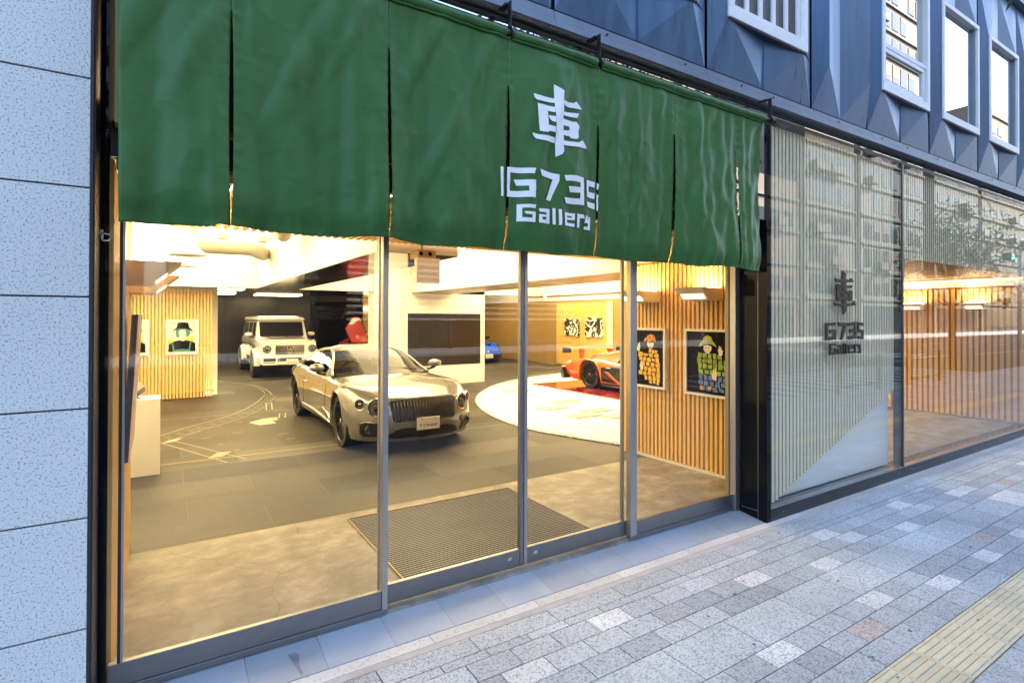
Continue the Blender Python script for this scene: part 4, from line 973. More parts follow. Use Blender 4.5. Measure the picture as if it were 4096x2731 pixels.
framed('framed figure in a green bucket hat beside the tan column', (5.138, 4.255, .863), (0, -1, 0), (-1, 0, 0), .62, .752, .030, 'white_paint',
       ('art_black', [('jacket', 'art_leaf', bodyB), ('skirt', 'art_blue', bodyB2), ('face', 'art_cream', [ell(.50, .745, .10, .085, 18), [(.465, .68), (.54, .68), (.55, .65), (.455, .65)]]), ('hands', 'art_cream', [hand(.80, .69, .08, -1), hand(.66, .31, .095)]),
                     ('hair', 'art_black', [[(.38, .80), (.62, .81), (.64, .70), (.60, .70), (.595, .77), (.50, .785), (.415, .775), (.405, .71), (.37, .70)], ell(.465, .745, .013, .010, 8), ell(.535, .745, .013, .010, 8)]),
                     ('hat', 'art_leaf', [[(.30, .76), (.36, .775), (.50, .81), (.62, .795), (.71, .755), (.70, .79), (.62, .86), (.585, .92), (.50, .945), (.42, .925), (.385, .86), (.315, .80)]]), ('hat_patch', 'art_orange', [ell(.47, .89, .035, .022, 10), ell(.56, .86, .03, .02, 10)]), ('hem_patch', 'art_orange', [[(.32, .06), (.40, .055), (.39, .12), (.33, .125)], [(.52, .08), (.60, .08), (.60, .13), (.53, .13)]])]))
def portrait(label, x0, hair, strap):
    framed(label, (x0, 13.456, .951), (1, 0, 0), (0, -1, 0), .595, .727, .045, 'white_gloss',
       ('art_pastel', [('background', 'art_yellow', [[(.0, .0), (.16, .0), (.16, .42), (.0, .45)], [(.62, .30), (.9, .33), (.9, .52), (.66, .5)]]), ('blue_patch', 'art_pastel2', [[(.86, .6), (.98, .6), (.98, .97), (.86, .97)]]),
                       ('shirt', 'art_black', [[(.0, .02), (.98, .02), (.97, .30), (.80, .37), (.62, .40), (.52, .37), (.40, .40), (.22, .37), (.03, .27)]]), ('hair', hair, [[(.28, .80), (.76, .80), (.80, .62), (.72, .52), (.64, .50), (.62, .7), (.42, .7), (.40, .52), (.31, .48), (.26, .60)]]),
                       ('neck', 'art_cream', [[(.43, .55), (.57, .55), (.60, .41), (.51, .37), (.40, .41)]]), ('face', 'art_cream', [ell(.50, .645, .125, .135, 22)]), ('fringe', hair, [[(.36, .82), (.66, .82), (.64, .72), (.56, .745), (.48, .73), (.42, .745), (.375, .66)]]),
                       ('hat', 'art_black', [[(.15, .66), (.25, .73), (.40, .785), (.62, .785), (.80, .72), (.88, .655), (.85, .745), (.75, .82), (.715, .965), (.60, .985), (.42, .985), (.33, .965), (.30, .82), (.20, .745)]]),
                       ('features', 'art_black', [ell(.445, .665, .03, .011, 10), ell(.565, .665, .03, .011, 10), [(.48, .568), (.535, .57), (.535, .563), (.48, .561)], [(.495, .61), (.515, .61), (.515, .603), (.495, .603)]]),
                       ('straps', strap, [[(.12, .32), (.17, .34), (.22, .10), (.17, .09)], [(.78, .36), (.83, .35), (.78, .11), (.73, .10)], [(.16, .02), (.80, .02), (.80, .085), (.50, .11), (.16, .085)]])]), name='framed_print', group='square prints on the slat screen')
portrait('white framed print of a person with teal hair and black bucket hat', .058, 'art_teal', 'art_teal')
portrait('white framed print of a person with red hair, half hidden behind the tilted canvas', -.825, 'art_red', 'art_red')
# black and white canvases on the far slat wall
def bw():
    m = mat('bw_paint', (.5, .5, .5), .5); nt = m.node_tree; N = nt.nodes; L = nt.links; b = N['Principled BSDF']
    tc = N.new('ShaderNodeTexCoord'); wv = N.new('ShaderNodeTexWave'); wv.inputs['Scale'].default_value = 2.6; wv.inputs['Distortion'].default_value = 14; wv.inputs['Detail'].default_value = 2.5; wv.inputs['Detail Scale'].default_value = 1.3
    L.new(tc.outputs['Object'], wv.inputs['Vector']); cr = N.new('ShaderNodeValToRGB'); e = cr.color_ramp.elements; e[0].position = .42; e[0].color = (.01, .01, .01, 1); e[1].position = .55; e[1].color = (.78, .74, .62, 1)
    L.new(wv.outputs['Fac'], cr.inputs['Fac']); L.new(cr.outputs['Color'], b.inputs['Base Color'])
bw()
for i, (pa, pb, lab) in enumerate((((2257, 1275), (2316, 1342), 'black and white abstract canvas with torn edges on the far slat wall, left one'), ((2340, 1273), (2407, 1347), 'black and white abstract canvas with torn edges on the far slat wall, right one'))):
    ya, za = on_x(pa[0], pa[1], 12.36); yb, zb = on_x(pb[0], pb[1], 12.36)
    t = thing('abstract_canvas', lab, 'canvas', (12.36, (ya + yb) / 2, zb), group='black and white canvases')
    edge = []
    for q in np.linspace(0, 1, 15)[:-1]: edge.append((ya + (yb - ya) * q, zb + random.uniform(-.045, .02)))
    for q in np.linspace(0, 1, 9)[:-1]: edge.append((yb + random.uniform(-.02, .01), zb + (za - zb) * q))
    for q in np.linspace(1, 0, 15)[:-1]: edge.append((ya + (yb - ya) * q, za + random.uniform(-.02, .05)))
    for q in np.linspace(1, 0, 9)[:-1]: edge.append((ya + random.uniform(-.01, .02), zb + (za - zb) * q))
    mb = decal([edge], lambda u, v, q: (12.395 - q, u, v), None, .035); part(mb, 'painted_canvas', MATS['bw_paint'], t)

# hanging projector panel
pj = thing('projector', 'grey projector with a white tray hanging from the entrance ceiling', 'projector', (2.05, 4.7, 2.5))
mb = MB(); mb.box(1.98, 2.16, 4.70, 4.90, 2.285, 2.36); part(mb, 'body', MATS['bronze'], pj, bevel=.006)
for x in (2.01, 2.10):
    mb = MB(); mb.lathe([(0, -.004), (.018, -.004), (.02, 0), (0, 0)], (x, 4.70, 2.325), 'y', 16); part(mb, 'lens', MATS['black_gloss'], pj)
mb = MB(); mb.tube([(2.07, 4.82, 2.36), (2.06, 4.82, 2.70)], .012, 8); part(mb, 'pole', MATS['bronze'], pj)
mb = MB(); mb.box(1.935, 2.165, 4.62, 4.68, 2.05, 2.278); part(mb, 'tray', MATS['white_paint'], pj, bevel=.004)
# ducts and diffusers in the left bay
mat('duct_wrap', (.36, .33, .27), .6, var=.06, scale=4, bump=.5, bscale=9)
def diffuser(label, px, py, Y, wpx):
    x, z = on_y(px, py, Y); r = wpx / 2 / 2185 * (Y * .842 + x * .539)
    t = thing('air_diffuser', label, 'diffuser', (x, Y, z), group='round air diffusers')
    mb = MB(); mb.lathe([(r * .52, .35), (r * .52, .12), (r * .62, .09), (r, .012), (r * .98, 0), (r * .84, -.004), (r * .80, .02), (0, .03)], (x, Y, z), 'z', 36); part(mb, 'cone', MATS['white_paint'], t, smooth=True, auto=35)
    mb = MB(); mb.lathe([(r * .78, .022), (r * .78, .004), (r * .60, .004), (r * .6, .022)], (x, Y, z), 'z', 36); mb.lathe([(r * .45, .022), (r * .45, .003), (0, .003)], (x, Y, z), 'z', 36); part(mb, 'vanes', MATS['cream_board'], t, smooth=True, auto=35)
    return x, z, r
x1, z1_, r1_ = diffuser('round white ceiling diffuser below a square duct box, the nearer one', 748, 1022, 7.4, 138)
x2, z2_, r2_ = diffuser('round white ceiling diffuser hanging behind the nearer one', 741, 1066, 10.2, 84)
def duct(label, pts, r, box=None):
    t = thing('air_duct', label, 'duct', pts[0], group='wrapped ceiling ducts')
    P = spl([Vector(p) for p in pts], 8); mb = MB(); mb.tube(P, r, 20); part(mb, 'sleeve', MATS['duct_wrap'], t, smooth=True, auto=50)
    if box: mb = MB(); mb.box(*box); part(mb, 'plenum_box', MATS['white_paint'], t, bevel=.004)
duct('wrapped white duct leading to the square box, upper one', [(x1 + .16, 7.4, z1_ + .52), (x1 + .8, 7.4, z1_ + .50), (x1 + 1.1, 7.6, z1_ + .50), (1.5, 8.6, z1_ + .5)], .105, (x1 - .18, x1 + .16, 7.22, 7.58, z1_ + .35, z1_ + .68))
duct('wrapped white duct leading to the rear diffuser, lower one', [(x2 - .05, 10.2, z2_ + .36), (x2 + .5, 10.2, z2_ + .36), (x2 + .95, 10.3, z2_ + .37), (1.62, 11.4, z2_ + .4)], .13)
def spot(px, py, X, tilt, lab):
    y, z = on_x(px, py, X); t = thing('track_spotlight', lab, 'spotlight', (X, y, z), group='track spotlights')
    d = Vector((.5 * tilt, -.35, -1)).normalized(); c = Vector((X, y, z))
    mb = MB(); mb.tube([c - d * .09, c + d * .09], .040, 16); part(mb, 'can', MATS['white_paint'], t, smooth=True, auto=40)
    mb = MB(); mb.tube([c + d * .0905, c + d * .0915], .032, 16); part(mb, 'lamp', MATS['spot_glow'], t)
    mb = MB(); mb.tube([c - d * .06, (X, y, z + .22)], .008, 6); part(mb, 'stem', MATS['white_paint'], t)
for i, (a, b, t_) in enumerate(((2117, 1165, 1), (2157, 1168, -1), (2176, 1180, .6), (2235, 1160, 1), (2296, 1155, -1), (2405, 1150, 1), (2487, 1143, -1))):
    spot(a, b, 9.05, t_, 'white track spotlight in the row under the beam above the orange car')
for i, (a, b) in enumerate(((1047, 968), (890, 955))):
    x, z = on_y(a, b, 6.2); t = thing('downlight', 'short white cylinder downlight hanging by the beam in the left bay', 'downlight', (x, 6.2, z), group='cylinder downlights')
    mb = MB(); mb.lathe([(0, .06), (.055, .06), (.055, 0), (.045, 0), (.045, .01), (0, .01)], (x, 6.2, z), 'z', 24); part(mb, 'can', MATS['white_paint'], t, smooth=True, auto=40)
    mb = MB(); mb.tube([(x, 6.2, z + .06), (x, 6.2, 3.09)], .006, 6); part(mb, 'cord', MATS['white_paint'], t)

# gravel garden
def gravel_mat():
    m = mat('gravel_white', (.72, .70, .66), .8); nt = m.node_tree; N = nt.nodes; L = nt.links; b = N['Principled BSDF']
    tc = N.new('ShaderNodeTexCoord'); v = N.new('ShaderNodeTexVoronoi'); v.inputs['Scale'].default_value = 26; L.new(tc.outputs['Object'], v.inputs['Vector'])
    bp_ = N.new('ShaderNodeBump'); bp_.inputs['Strength'].default_value = .9; bp_.inputs['Distance'].default_value = .02; bp_.invert = True; L.new(v.outputs['Distance'], bp_.inputs['Height']); L.new(bp_.outputs['Normal'], b.inputs['Normal'])
    vm = N.new('ShaderNodeMapRange'); vm.inputs['To Min'].default_value = .55; vm.inputs['To Max'].default_value = .85; L.new(v.outputs['Color'], vm.inputs['Value']); L.new(vm.outputs['Result'], b.inputs['Base Color'])
gravel_mat()
gp = [(5.32, 5.30), (5.02, 6.15), (4.78, 7.09), (4.90, 8.35), (5.36, 9.70), (6.09, 10.886), (7.25, 12.10), (8.665, 12.977), (10.2, 13.48), (11.67, 13.86), (12.35, 13.95), (12.35, 5.30)]
gpp = [tuple(p) for p in spl([Vector(p) for p in gp[:-2]], 8)] + [(12.35, 13.95), (12.35, 5.3)]
mb = decal([gpp], lambda u, v, q: (u, v, .012 + .008 * mnoise.noise(Vector((u * 6, v * 6, 0)))), .25)
peb = MB()
for i in range(1500):
    j = rng.integers(0, len(gpp) - 3); a, b = gpp[j], gpp[j + 1]; t_ = rng.random(); inn = abs(rng.normal(0, .05))
    cx, cy = a[0] + (b[0] - a[0]) * t_, a[1] + (b[1] - a[1]) * t_; dx, dy = 9.2 - cx, 8.6 - cy; dl = math.hypot(dx, dy); cx += dx / dl * inn; cy += dy / dl * inn
    s = rng.uniform(.012, .022); zc = .014
    v = [(cx - s, cy, zc), (cx, cy - s * .8, zc), (cx + s, cy, zc), (cx, cy + s * .8, zc), (cx, cy, zc + s * .9)]
    mb.add(v, [(0, 1, 4), (1, 2, 4), (2, 3, 4), (3, 0, 4)])
tag(mb.build('gravel', MATS['gravel_white']), 'bright white gravel bed round the orange supercar', 'gravel', kind='stuff')
mat('red_lacquer', (.36, .022, .010), .05, coat=1.0)
mb = MB(); mb.box(8.13, 11.5, 5.7, 11.68, .0, .036); tag(mb.build('display_platform', MATS['red_lacquer'], bevel=.004), 'glossy red platform under the orange supercar', 'platform')
mat('step_stone', (.42, .40, .36), .7, var=.1, scale=8)
q5 = lambda x, y: (1900 + x / 1.7425, 1000 + y / 1.7425)
for i, (cx, cy) in enumerate(((290, 985), (630, 1062), (545, 1108), (850, 1125), (760, 1160), (1010, 1162))):
    x, y = on_z(*q5(cx, cy)); mb = MB(); mb.box(x - .3, x + .3, y - .15, y + .15, .0, .034)
    tag(mb.build('stepping_stone', MATS['step_stone'], bevel=.01), 'flat rectangular stepping stone in the white gravel bed', 'stepping stone', 'stepping stones in the gravel')
# ---------------------------------------------------------------- cars
def paint(name, col, metal, rough=.28):
    return mat(name, col, rough, metal, coat=1.0)
paint('paint_silver', (.185, .18, .172), .55, .27); paint('paint_white', (.86, .84, .80), .0, .35); paint('paint_orange', (.75, .14, .030), .15, .3); mat('paint_blue', (.004, .085, .75), .38, .0, spec=.3); paint('paint_red', (.62, .012, .010), .1, .3)
mat('car_inside', (.030, .026, .022), .6); mat('seat_tan', (.42, .32, .20), .6); mat('lens_glass', (.05, .05, .048), .05, .1, coat=1.0); mat('tint_glass', (.016, .015, .011), .12, spec=.35); mat('arch_black', (.008, .008, .008), .8)
mat('dark_chrome', (.16, .15, .14), .22, .9); mat('caliper_red', (.5, .02, .015), .4); mat('emblem_yellow', (.75, .58, .03), .4)
def cur(pts):
    """smooth curve through (s, value) points"""
    xs = np.array([p[0] for p in pts]); ys = np.array([p[1] for p in pts]); m = np.gradient(ys, xs)
    for i in range(1, len(xs) - 1):
        d0, d1 = (ys[i] - ys[i - 1]) / (xs[i] - xs[i - 1]), (ys[i + 1] - ys[i]) / (xs[i + 1] - xs[i]); m[i] = 0 if d0 * d1 <= 0 else 2 * d0 * d1 / (d0 + d1)
    m[0] = (ys[1] - ys[0]) / (xs[1] - xs[0]); m[-1] = (ys[-1] - ys[-2]) / (xs[-1] - xs[-2])
    def f(s):
        s = min(max(s, xs[0]), xs[-1]); i = min(max(int(np.searchsorted(xs, s)) - 1, 0), len(xs) - 2); h = xs[i + 1] - xs[i]; t = (s - xs[i]) / h
        return float((2 * t ** 3 - 3 * t * t + 1) * ys[i] + (t ** 3 - 2 * t * t + t) * h * m[i] + (-2 * t ** 3 + 3 * t * t) * ys[i + 1] + (t ** 3 - t * t) * h * m[i + 1])
    return f
def xform(mb, M_, b=0):
    for i in range(b, len(mb.v)): mb.v[i] = tuple(M_ @ Vector(mb.v[i]))
def place_rot(p, n):
    """matrix that sends the -y axis to n and the origin to p"""
    n = Vector(n).normalized(); q = Vector((0, -1, 0)).rotation_difference(n); return Matrix.Translation(Vector(p)) @ q.to_matrix().to_4x4()

def wheel(root, x, y, r, wd, side, style='turbine', rim='rim_black', caliper=None):
    """side -1: outer face towards -x"""
    rr = r * .80; e = wd / 2
    t = MB(); t.lathe([(rr, -e), (r * .97, -e), (r, -e * .75), (r, e * .75), (r * .97, e), (rr, e), (rr * .98, 0), (rr, -e)], (x, y, r), 'x', 48)
    w_ = t.build('wheel', MATS['black_rubber'], root, smooth=True, auto=35); w_.name = 'wheel'
    m = MB(); xo = x + side * (e - .01); xi = x + side * (e - .07)
    m.lathe([(rr * .99, side * (e - .006)), (rr * .94, side * (e - .02)), (rr * .93, -side * e * .6), (rr * .99, -side * e * .6)], (x, y, r), 'x', 40)
    m.lathe([(.0, 0), (r * .11, 0), (r * .13, -side * .03), (0, -side * .06)], (xo - side * .002, y, r), 'x', 20)
    n = {'turbine': 10, 'y': 10, 'multi': 10}[style]
    for k in range(n):
        a = 2 * PI * k / n
        def P(rad, ang, dx): return (xo + side * dx, y + rad * math.sin(a + ang), r + rad * math.cos(a + ang))
        if style == 'y':
            for s2 in (-1, 1):
                m.add([P(r * .12, -.16, -.004), P(r * .12, .16, -.004), P(rr * .95, s2 * .17 + .045, -.010), P(rr * .95, s2 * .17 - .045, -.010), P(r * .12, -.16, -.04), P(r * .12, .16, -.04), P(rr * .95, s2 * .17 + .045, -.05), P(rr * .95, s2 * .17 - .045, -.05)], [(0, 1, 2, 3), (0, 4, 5, 1), (1, 5, 6, 2), (2, 6, 7, 3), (3, 7, 4, 0)])
        else:
            sw = .30 if style == 'turbine' else .0; w1, w2 = (.20, .15) if style == 'turbine' else (.16, .07)
            m.add([P(r * .12, -w1, 0), P(r * .12, w1, -.015), P(rr * .95, sw * .6 + w2, -.012 - .03 * (style == 'turbine')), P(rr * .95, sw * .6 - w2, -.008), P(r * .12, -w1, -.04), P(r * .12, w1, -.05), P(rr * .95, sw * .6 + w2, -.055), P(rr * .95, sw * .6 - w2, -.05)], [(0, 1, 2, 3), (0, 4, 5, 1), (1, 5, 6, 2), (2, 6, 7, 3), (3, 7, 4, 0)])
    m.build('rim', MATS[rim], w_, smooth=True, auto=30)
    d = MB(); d.lathe([(0, 0), (rr * .78, 0), (rr * .78, -side * .02), (0, -side * .02)], (x + side * (e - .10), y, r), 'x', 32); d.build('brake_disc', MATS['steel'], w_)
    c = MB(); c.lathe([(0, side * .004), (r * .075, side * .004), (r * .09, 0), (0, 0)], (xo, y, r), 'x', 16); c.build('hub_cap', MATS[caliper or 'chrome'], w_)
    if caliper:
        c = MB(); c.box(x + side * (e - .105), x + side * (e - .06), y - rr * .80, y - rr * .50, r - .02, r + rr * .45); c.build('brake_caliper', MATS[caliper], w_, bevel=.012)
    return w_

def coupe(t, P, body_mat):
    """P: curves over s (metres from the nose, which points to -y). builds body, glass and wheels in the car's own axes"""
    L_, W0 = P['L'], P['w'](P['sa'][0]); zr = P['r']
    def fade(s): return max(0.0, 1 - s / P['fade']) ** 1.4
    def rfade(s): return max(0.0, 1 - (L_ - s) / .8) ** 1.4
    def warp(x, s, z):
        q = (abs(x) / W0)
        return s + P['warp'] * q ** 2.4 * fade(s) + P['lean'](z) * fade(s * 1.6) - P.get('rwarp', .18) * q ** 2.4 * rfade(s)
    def half(s):
        w_, zc, zs, zb = P['w'](s), P['zc'](s), P['zs'](s), P['zb'](s); zm = zb + (zs - zb) * .62
        pts = [(0, zc), (.22 * w_, zc - .002), (.45 * w_, zc - .010), (.70 * w_, zc * .45 + zs * .55 - P.get('dip', .004)), (.86 * w_, zs), (.94 * w_, zs - .022), (.985 * w_, zs - .085), (w_, zm), (.995 * w_, zb + (zs - zb) * .38), (.965 * w_, zb + .07), (.93 * w_, zb)]
        za = 0
        for sa, ra in zip(P['sa'], P['ra']):
            if abs(s - sa) < ra: za = max(za, zr + math.sqrt(ra * ra - (s - sa) ** 2) - .01)
        if za: pts = [(x, max(z, min(za, zs - .03)) if i >= 5 else z) for i, (x, z) in enumerate(pts)]
        pts.append((.66 * w_, pts[-1][1])); return pts
    ss = list(np.linspace(0, L_, int(L_ / .036)))
    g0, g3 = P['gh'][0], P['gh'][3]
    rows = []
    for s in ss:
        h = half(s); full = [(-x, z) for x, z in reversed(h)] + h[1:]
        rows.append([(x, warp(x, s, z), z) for x, z in full])
    mb = MB(); n = len(rows[0]); mid = n // 2
    vs = [p for r_ in rows for p in r_]; fs = []; ms = []
    for i in range(len(rows) - 1):
        for j in range(n - 1):
            mb_in = (g0 + .16 < ss[i] < g3 - .25) and abs(j + .5 - mid) < 4.1
            fs.append((i * n + j, i * n + j + 1, (i + 1) * n + j + 1, (i + 1) * n + j)); ms.append(1 if mb_in else 0)
    b0 = len(mb.v); mb.v += vs
    for f, m_ in zip(fs, ms): mb.f.append(f); mb.m.append(m_); mb.vc.append(None)
    for s in (0, L_):   # nose and tail faces
        h = half(s)[:-1]; G = []
        for x, z in h: G.append([(x * k / 12, warp(x * k / 12, s, z), z) for k in range(-12, 13)])
        mb.grid(G)
    body = mb.build('body', [body_mat, MATS['car_inside']], t, smooth=True, weld=.0006, auto=38)
    # wheels and dark arches
    for sa, ra in zip(P['sa'], P['ra']):
        for sd in (-1, 1):
            xw = sd * P['track']; wheel(t, xw, sa, zr, P['tw'], sd, P['style'], P.get('rim', 'rim_black'), P.get('caliper'))
        a = MB(); K = 14
        for sd in (-1, 1):
            a.grid([[(xx, sa + (ra + .005) * math.cos(PI * k / K), zr + (ra + .005) * math.sin(PI * k / K) - .01) for k in range(K + 1)] for xx in (sd * .40 * P['w'](sa), sd * .90 * P['w'](sa))])
            a.quad(*[(sd * .41 * P['w'](sa), sa + q, zz) for q, zz in ((-ra, .1), (ra, .1), (ra, zr + ra), (-ra, zr + ra))])
        a.build('wheel_arch', MATS['arch_black'], t)
    u = MB(); u.box(-.62 * W0, .62 * W0, .25, L_ - .2, P['zb'](L_ / 2) + .0, P['zb'](L_ / 2) + .05); u.build('underbody', MATS['arch_black'], t)
    # greenhouse
    g0, g1, g2, g3 = P['gh']; zt = P['zr']; wr, wb = P['wr'], P['wb']
    def ghalf(s):
        z = zt(s); zb_ = P['belt'](s); d = P.get('edge', .065); ze = max(zb_ + .004, z - d * min(1, max(0, (z - zb_) / .15))); we = wb - (wb - wr) * min(1, max(0, (ze - zb_) / (zt(g2 - .2) - d - zb_)))
        we = max(.2, we); z0 = max(z, ze)
        return [(0, z0), (.35 * we, z0 - .004), (.68 * we, z0 - .016), (.88 * we, ze + .022 * min(1, (z0 - ze) / .05)), (we, ze), (we + (wb - we) * .5, (ze + zb_) / 2), (wb, zb_ - .015)]
    gs = sorted(set(list(np.linspace(g0, g3, 42)) + [g1, g2] + list(P['win'])))
    G = [[(x, s + P['gwarp'] * (abs(x) / wb) ** 2 * max(0, 1 - (s - g0) / 1.2) - P['gwarp'] * .6 * (abs(x) / wb) ** 2 * max(0, 1 - (g3 - s) / 1.2), z) for x, z in ([(-a, b) for a, b in reversed(ghalf(s))] + ghalf(s)[1:])] for s in gs]
    roof, ws, rw_, sw_ = MB(), MB(), MB(), MB(); n = len(G[0]); mid = n // 2
    for i in range(len(gs) - 1):
        sm = (gs[i] + gs[i + 1]) / 2
        for j in range(n - 1):
            top = abs(j + .5 - mid) < 4; q = [G[i][j], G[i][j + 1], G[i + 1][j + 1], G[i + 1][j]]
            if top: (ws if sm < g1 else rw_ if sm > g2 else roof).quad(*q)
            else:
                a_, b_, c_ = P['win']
                if a_ < sm < c_ and abs(sm - b_) > .02: sw_.quad(*q)
                else: roof.quad(*q)
    roof.build('roof', body_mat, t, smooth=True, weld=.0006, auto=40)
    ws.build('windscreen', MATS['car_glass'], t, smooth=True, weld=.0006); rw_.build('rear_window', MATS['car_glass_dark'], t, smooth=True, weld=.0006)
    sw_.build('side_windows', MATS[P.get('sglass', 'car_glass_dark')], t, smooth=True, weld=.0006)
    for sd in (-1, 1):
        pil = [r_[mid + sd * 4] for r_, s in zip(G, gs) if s <= g3 - .1]
        m_ = MB(); m_.tube([Vector(p) + Vector((-sd * .004, 0, -.006)) for p in pil], .021, 8); m_.build('pillar', body_mat, t, smooth=True)
        tr_ = MB(); tr_.tube([(p[0] + sd * .012, p[1], p[2] - .022) for p, s in zip(pil, gs) if P['win'][0] - .1 < s < P['win'][2]], .007, 6); tr_.build('window_trim', MATS['chrome'], t, smooth=True)
        s_ = MB(); sy = g0 + 1.05; s_.box(*sorted((sd * .12, sd * .55)), sy, sy + .14, P['belt'](sy) - .2, zt(g2 - .3) - .22); s_.box(*sorted((sd * .22, sd * .45)), sy + .02, sy + .11, zt(g2 - .3) - .215, zt(g2 - .3) - .08); s_.build('seat', MATS['seat_tan'], t, bevel=.03)
    m_ = MB(); m_.lathe([(.17, -.012), (.185, 0), (.17, .012), (.155, 0), (.17, -.012)], (0, 0, 0), 'y', 24); xform(m_, Matrix.Translation((-.36, g0 + .62, P['belt'](g0) + .03)) @ Matrix.Rotation(R(-25), 4, 'X')); m_.build('steering_wheel', MATS['car_inside'], t, smooth=True)
    d = MB(); d.box(-.70, .70, g0 + .22, g0 + .55, P['belt'](g0) - .05, P['belt'](g0) + .025); d.build('dashboard', MATS['car_inside'], t, bevel=.02)
    F = lambda x, z: warp(x, 0, z)
    return half, warp, F
def plate(t, x, y, z, wd=.315, h=.158):
    mb = MB(); mb.box(x - wd / 2, x + wd / 2, y - .012, y, z, z + h); po = mb.build('number_plate', MATS['plate'], t, bevel=.004)
    sc_ = wd / .315; z0 = z + h * .30
    for nm, ps, bx in (('kanji_lettering', FLAT_K, (x - .118 * sc_, x - .092 * sc_, z0 - .006, z0 + .032)), ('number_lettering', FLAT_N, (x - .072 * sc_, x + .006 * sc_, z0, z0 + .024)), ('gallery_lettering', FLAT_G, (x + .020 * sc_, x + .125 * sc_, z0 - .004, z0 + .024))):
        decal(place(ps, *bx), lambda u, v, q: (u, y - .0128, v)).build(nm, MATS['letter_black'], po)
    b = MB()
    for sx in (-.085, .085): b.lathe([(0, -.004), (.006, -.003), (.007, 0)], (x + sx * sc_, y - .0122, z + h * .86), 'y', 10)
    b.build('bolt', MATS['steel'], po)
def mirror(t, x, y, z, sd, m):
    mb = MB(); prof = [(0, -.085), (.045, -.08), (.075, -.05), (.088, 0), (.085, .05), (.078, .06), (0, .06)]
    mb.lathe(prof, (0, 0, 0), 'y', 20); xform(mb, Matrix.Translation((x, y, z)) @ Matrix.Diagonal((1.25, .9, .72, 1)))
    o = mb.build('wing_mirror', m, t, smooth=True, auto=45)
    s = MB(); s.tube([(x, y, z - .05), (x - sd * .07, y + .03, z - .09), (x - sd * .14, y + .04, z - .10)], [.03, .022, .025], 8); s.build('mirror_arm', MATS['black_plastic'], o, smooth=True)
def round_lamp(t, x, y, z, r, n, name='headlight'):
    M_ = place_rot((x, y, z), n)
    a = MB(); a.lathe([(r * .90, .02), (r * .94, -.012), (r, -.014), (r * 1.06, -.004), (r * 1.06, .02)], (0, 0, 0), 'y', 32); xform(a, M_); o = a.build(name, MATS['chrome'], t, smooth=True, auto=50)
    b = MB(); b.lathe([(r * .93, -.008), (r * .8, -.018), (r * .5, -.026), (0, -.030)], (0, 0, 0), 'y', 32); xform(b, M_); b.build('lens', MATS['car_glass'], o, smooth=True)
    c = MB(); c.lathe([(r * .92, -.006), (r * .7, .03), (r * .45, .035), (r * .42, .0), (r * .2, -.012), (0, -.014)], (0, 0, 0), 'y', 32); xform(c, M_); c.build('reflector', MATS['lens_glass'], o, smooth=True)
    d = MB(); d.box(-r * .34, r * .34, -.016, -.002, -r * .26, r * .26); xform(d, M_); d.build('lamp_unit', MATS['chrome'], o, bevel=.01)
    return o

# --- silver grand tourer
car = thing('coupe_car', 'silver grey two-door grand tourer with round headlights parked in the middle of the showroom', 'car', (2.885, 6.52, 0))
GT = dict(L=4.62, r=.345, sa=(.93, 3.76), ra=(.395, .40), track=.745, tw=.245, style='turbine', fade=1.15, warp=.50, rwarp=.35,
    lean=cur([(.15, .05), (.25, .015), (.40, 0), (.55, .03), (.68, .075), (.78, .15)]),
    w=cur([(0, .80), (.25, .865), (.6, .90), (.95, .915), (1.5, .895), (2.4, .88), (3.1, .90), (3.75, .93), (4.25, .89), (4.62, .78)]),
    zc=cur([(0, .715), (.12, .745), (.35, .79), (.8, .835), (1.35, .875), (1.8, .90), (3.4, .94), (4.0, .955), (4.4, .91), (4.62, .83)]),
    zs=cur([(0, .66), (.15, .705), (.45, .775), (.95, .825), (1.6, .84), (2.3, .845), (2.9, .865), (3.65, .905), (4.2, .87), (4.62, .76)]),
    zb=cur([(0, .17), (.5, .16), (1.4, .19), (3.2, .20), (4.2, .26), (4.62, .32)]),
    gh=(1.46, 2.36, 3.02, 4.18), zr=cur([(1.46, .885), (1.75, 1.01), (2.1, 1.15), (2.4, 1.245), (2.75, 1.29), (3.05, 1.275), (3.5, 1.17), (3.9, 1.035), (4.18, .945)]), belt=cur([(1.4, .855), (2.4, .855), (3.3, .885), (4.2, .93)]),
    wr=.545, wb=.775, gwarp=.26, win=(1.98, 3.04, 3.84))
half, warp, F = coupe(car, GT, MATS['paint_silver'])
fr = lambda off: (lambda u, v, q: (u, F(u, v) - off - q, v))
g_out = [(-.425, .435), (-.39, .422), (.39, .422), (.425, .435), (.45, .655), (.43, .683), (.25, .693), (0, .697), (-.25, .693), (-.43, .683), (-.45, .655)]
decal([g_out], fr(.004), .06, .008).build('grille', MATS['black_plastic'], car)
b = MB(); b.tube([(x, F(x, z) - .012, z) for x, z in g_out + g_out[:1]], .008, 8); b.build('grille_frame', MATS['black_metal'], car, smooth=True)
b = MB()
for i in range(21):
    x = -.40 + i * .04; b.tube([(x * .95, F(x * .95, .435) - .014, .435), (x, F(x, .56) - .020, .56), (x * 1.03, F(x * 1.03, .68) - .014, .68)], .0028, 6)
b.build('grille_bars', MATS['dark_chrome'], car, smooth=True)
low = [(-.50, .235), (-.44, .205), (.44, .205), (.50, .235), (.40, .315), (.30, .335), (-.30, .335), (-.40, .315)]
decal([low], fr(.004), .06, .006).build('lower_intake', MATS['black_plastic'], car)
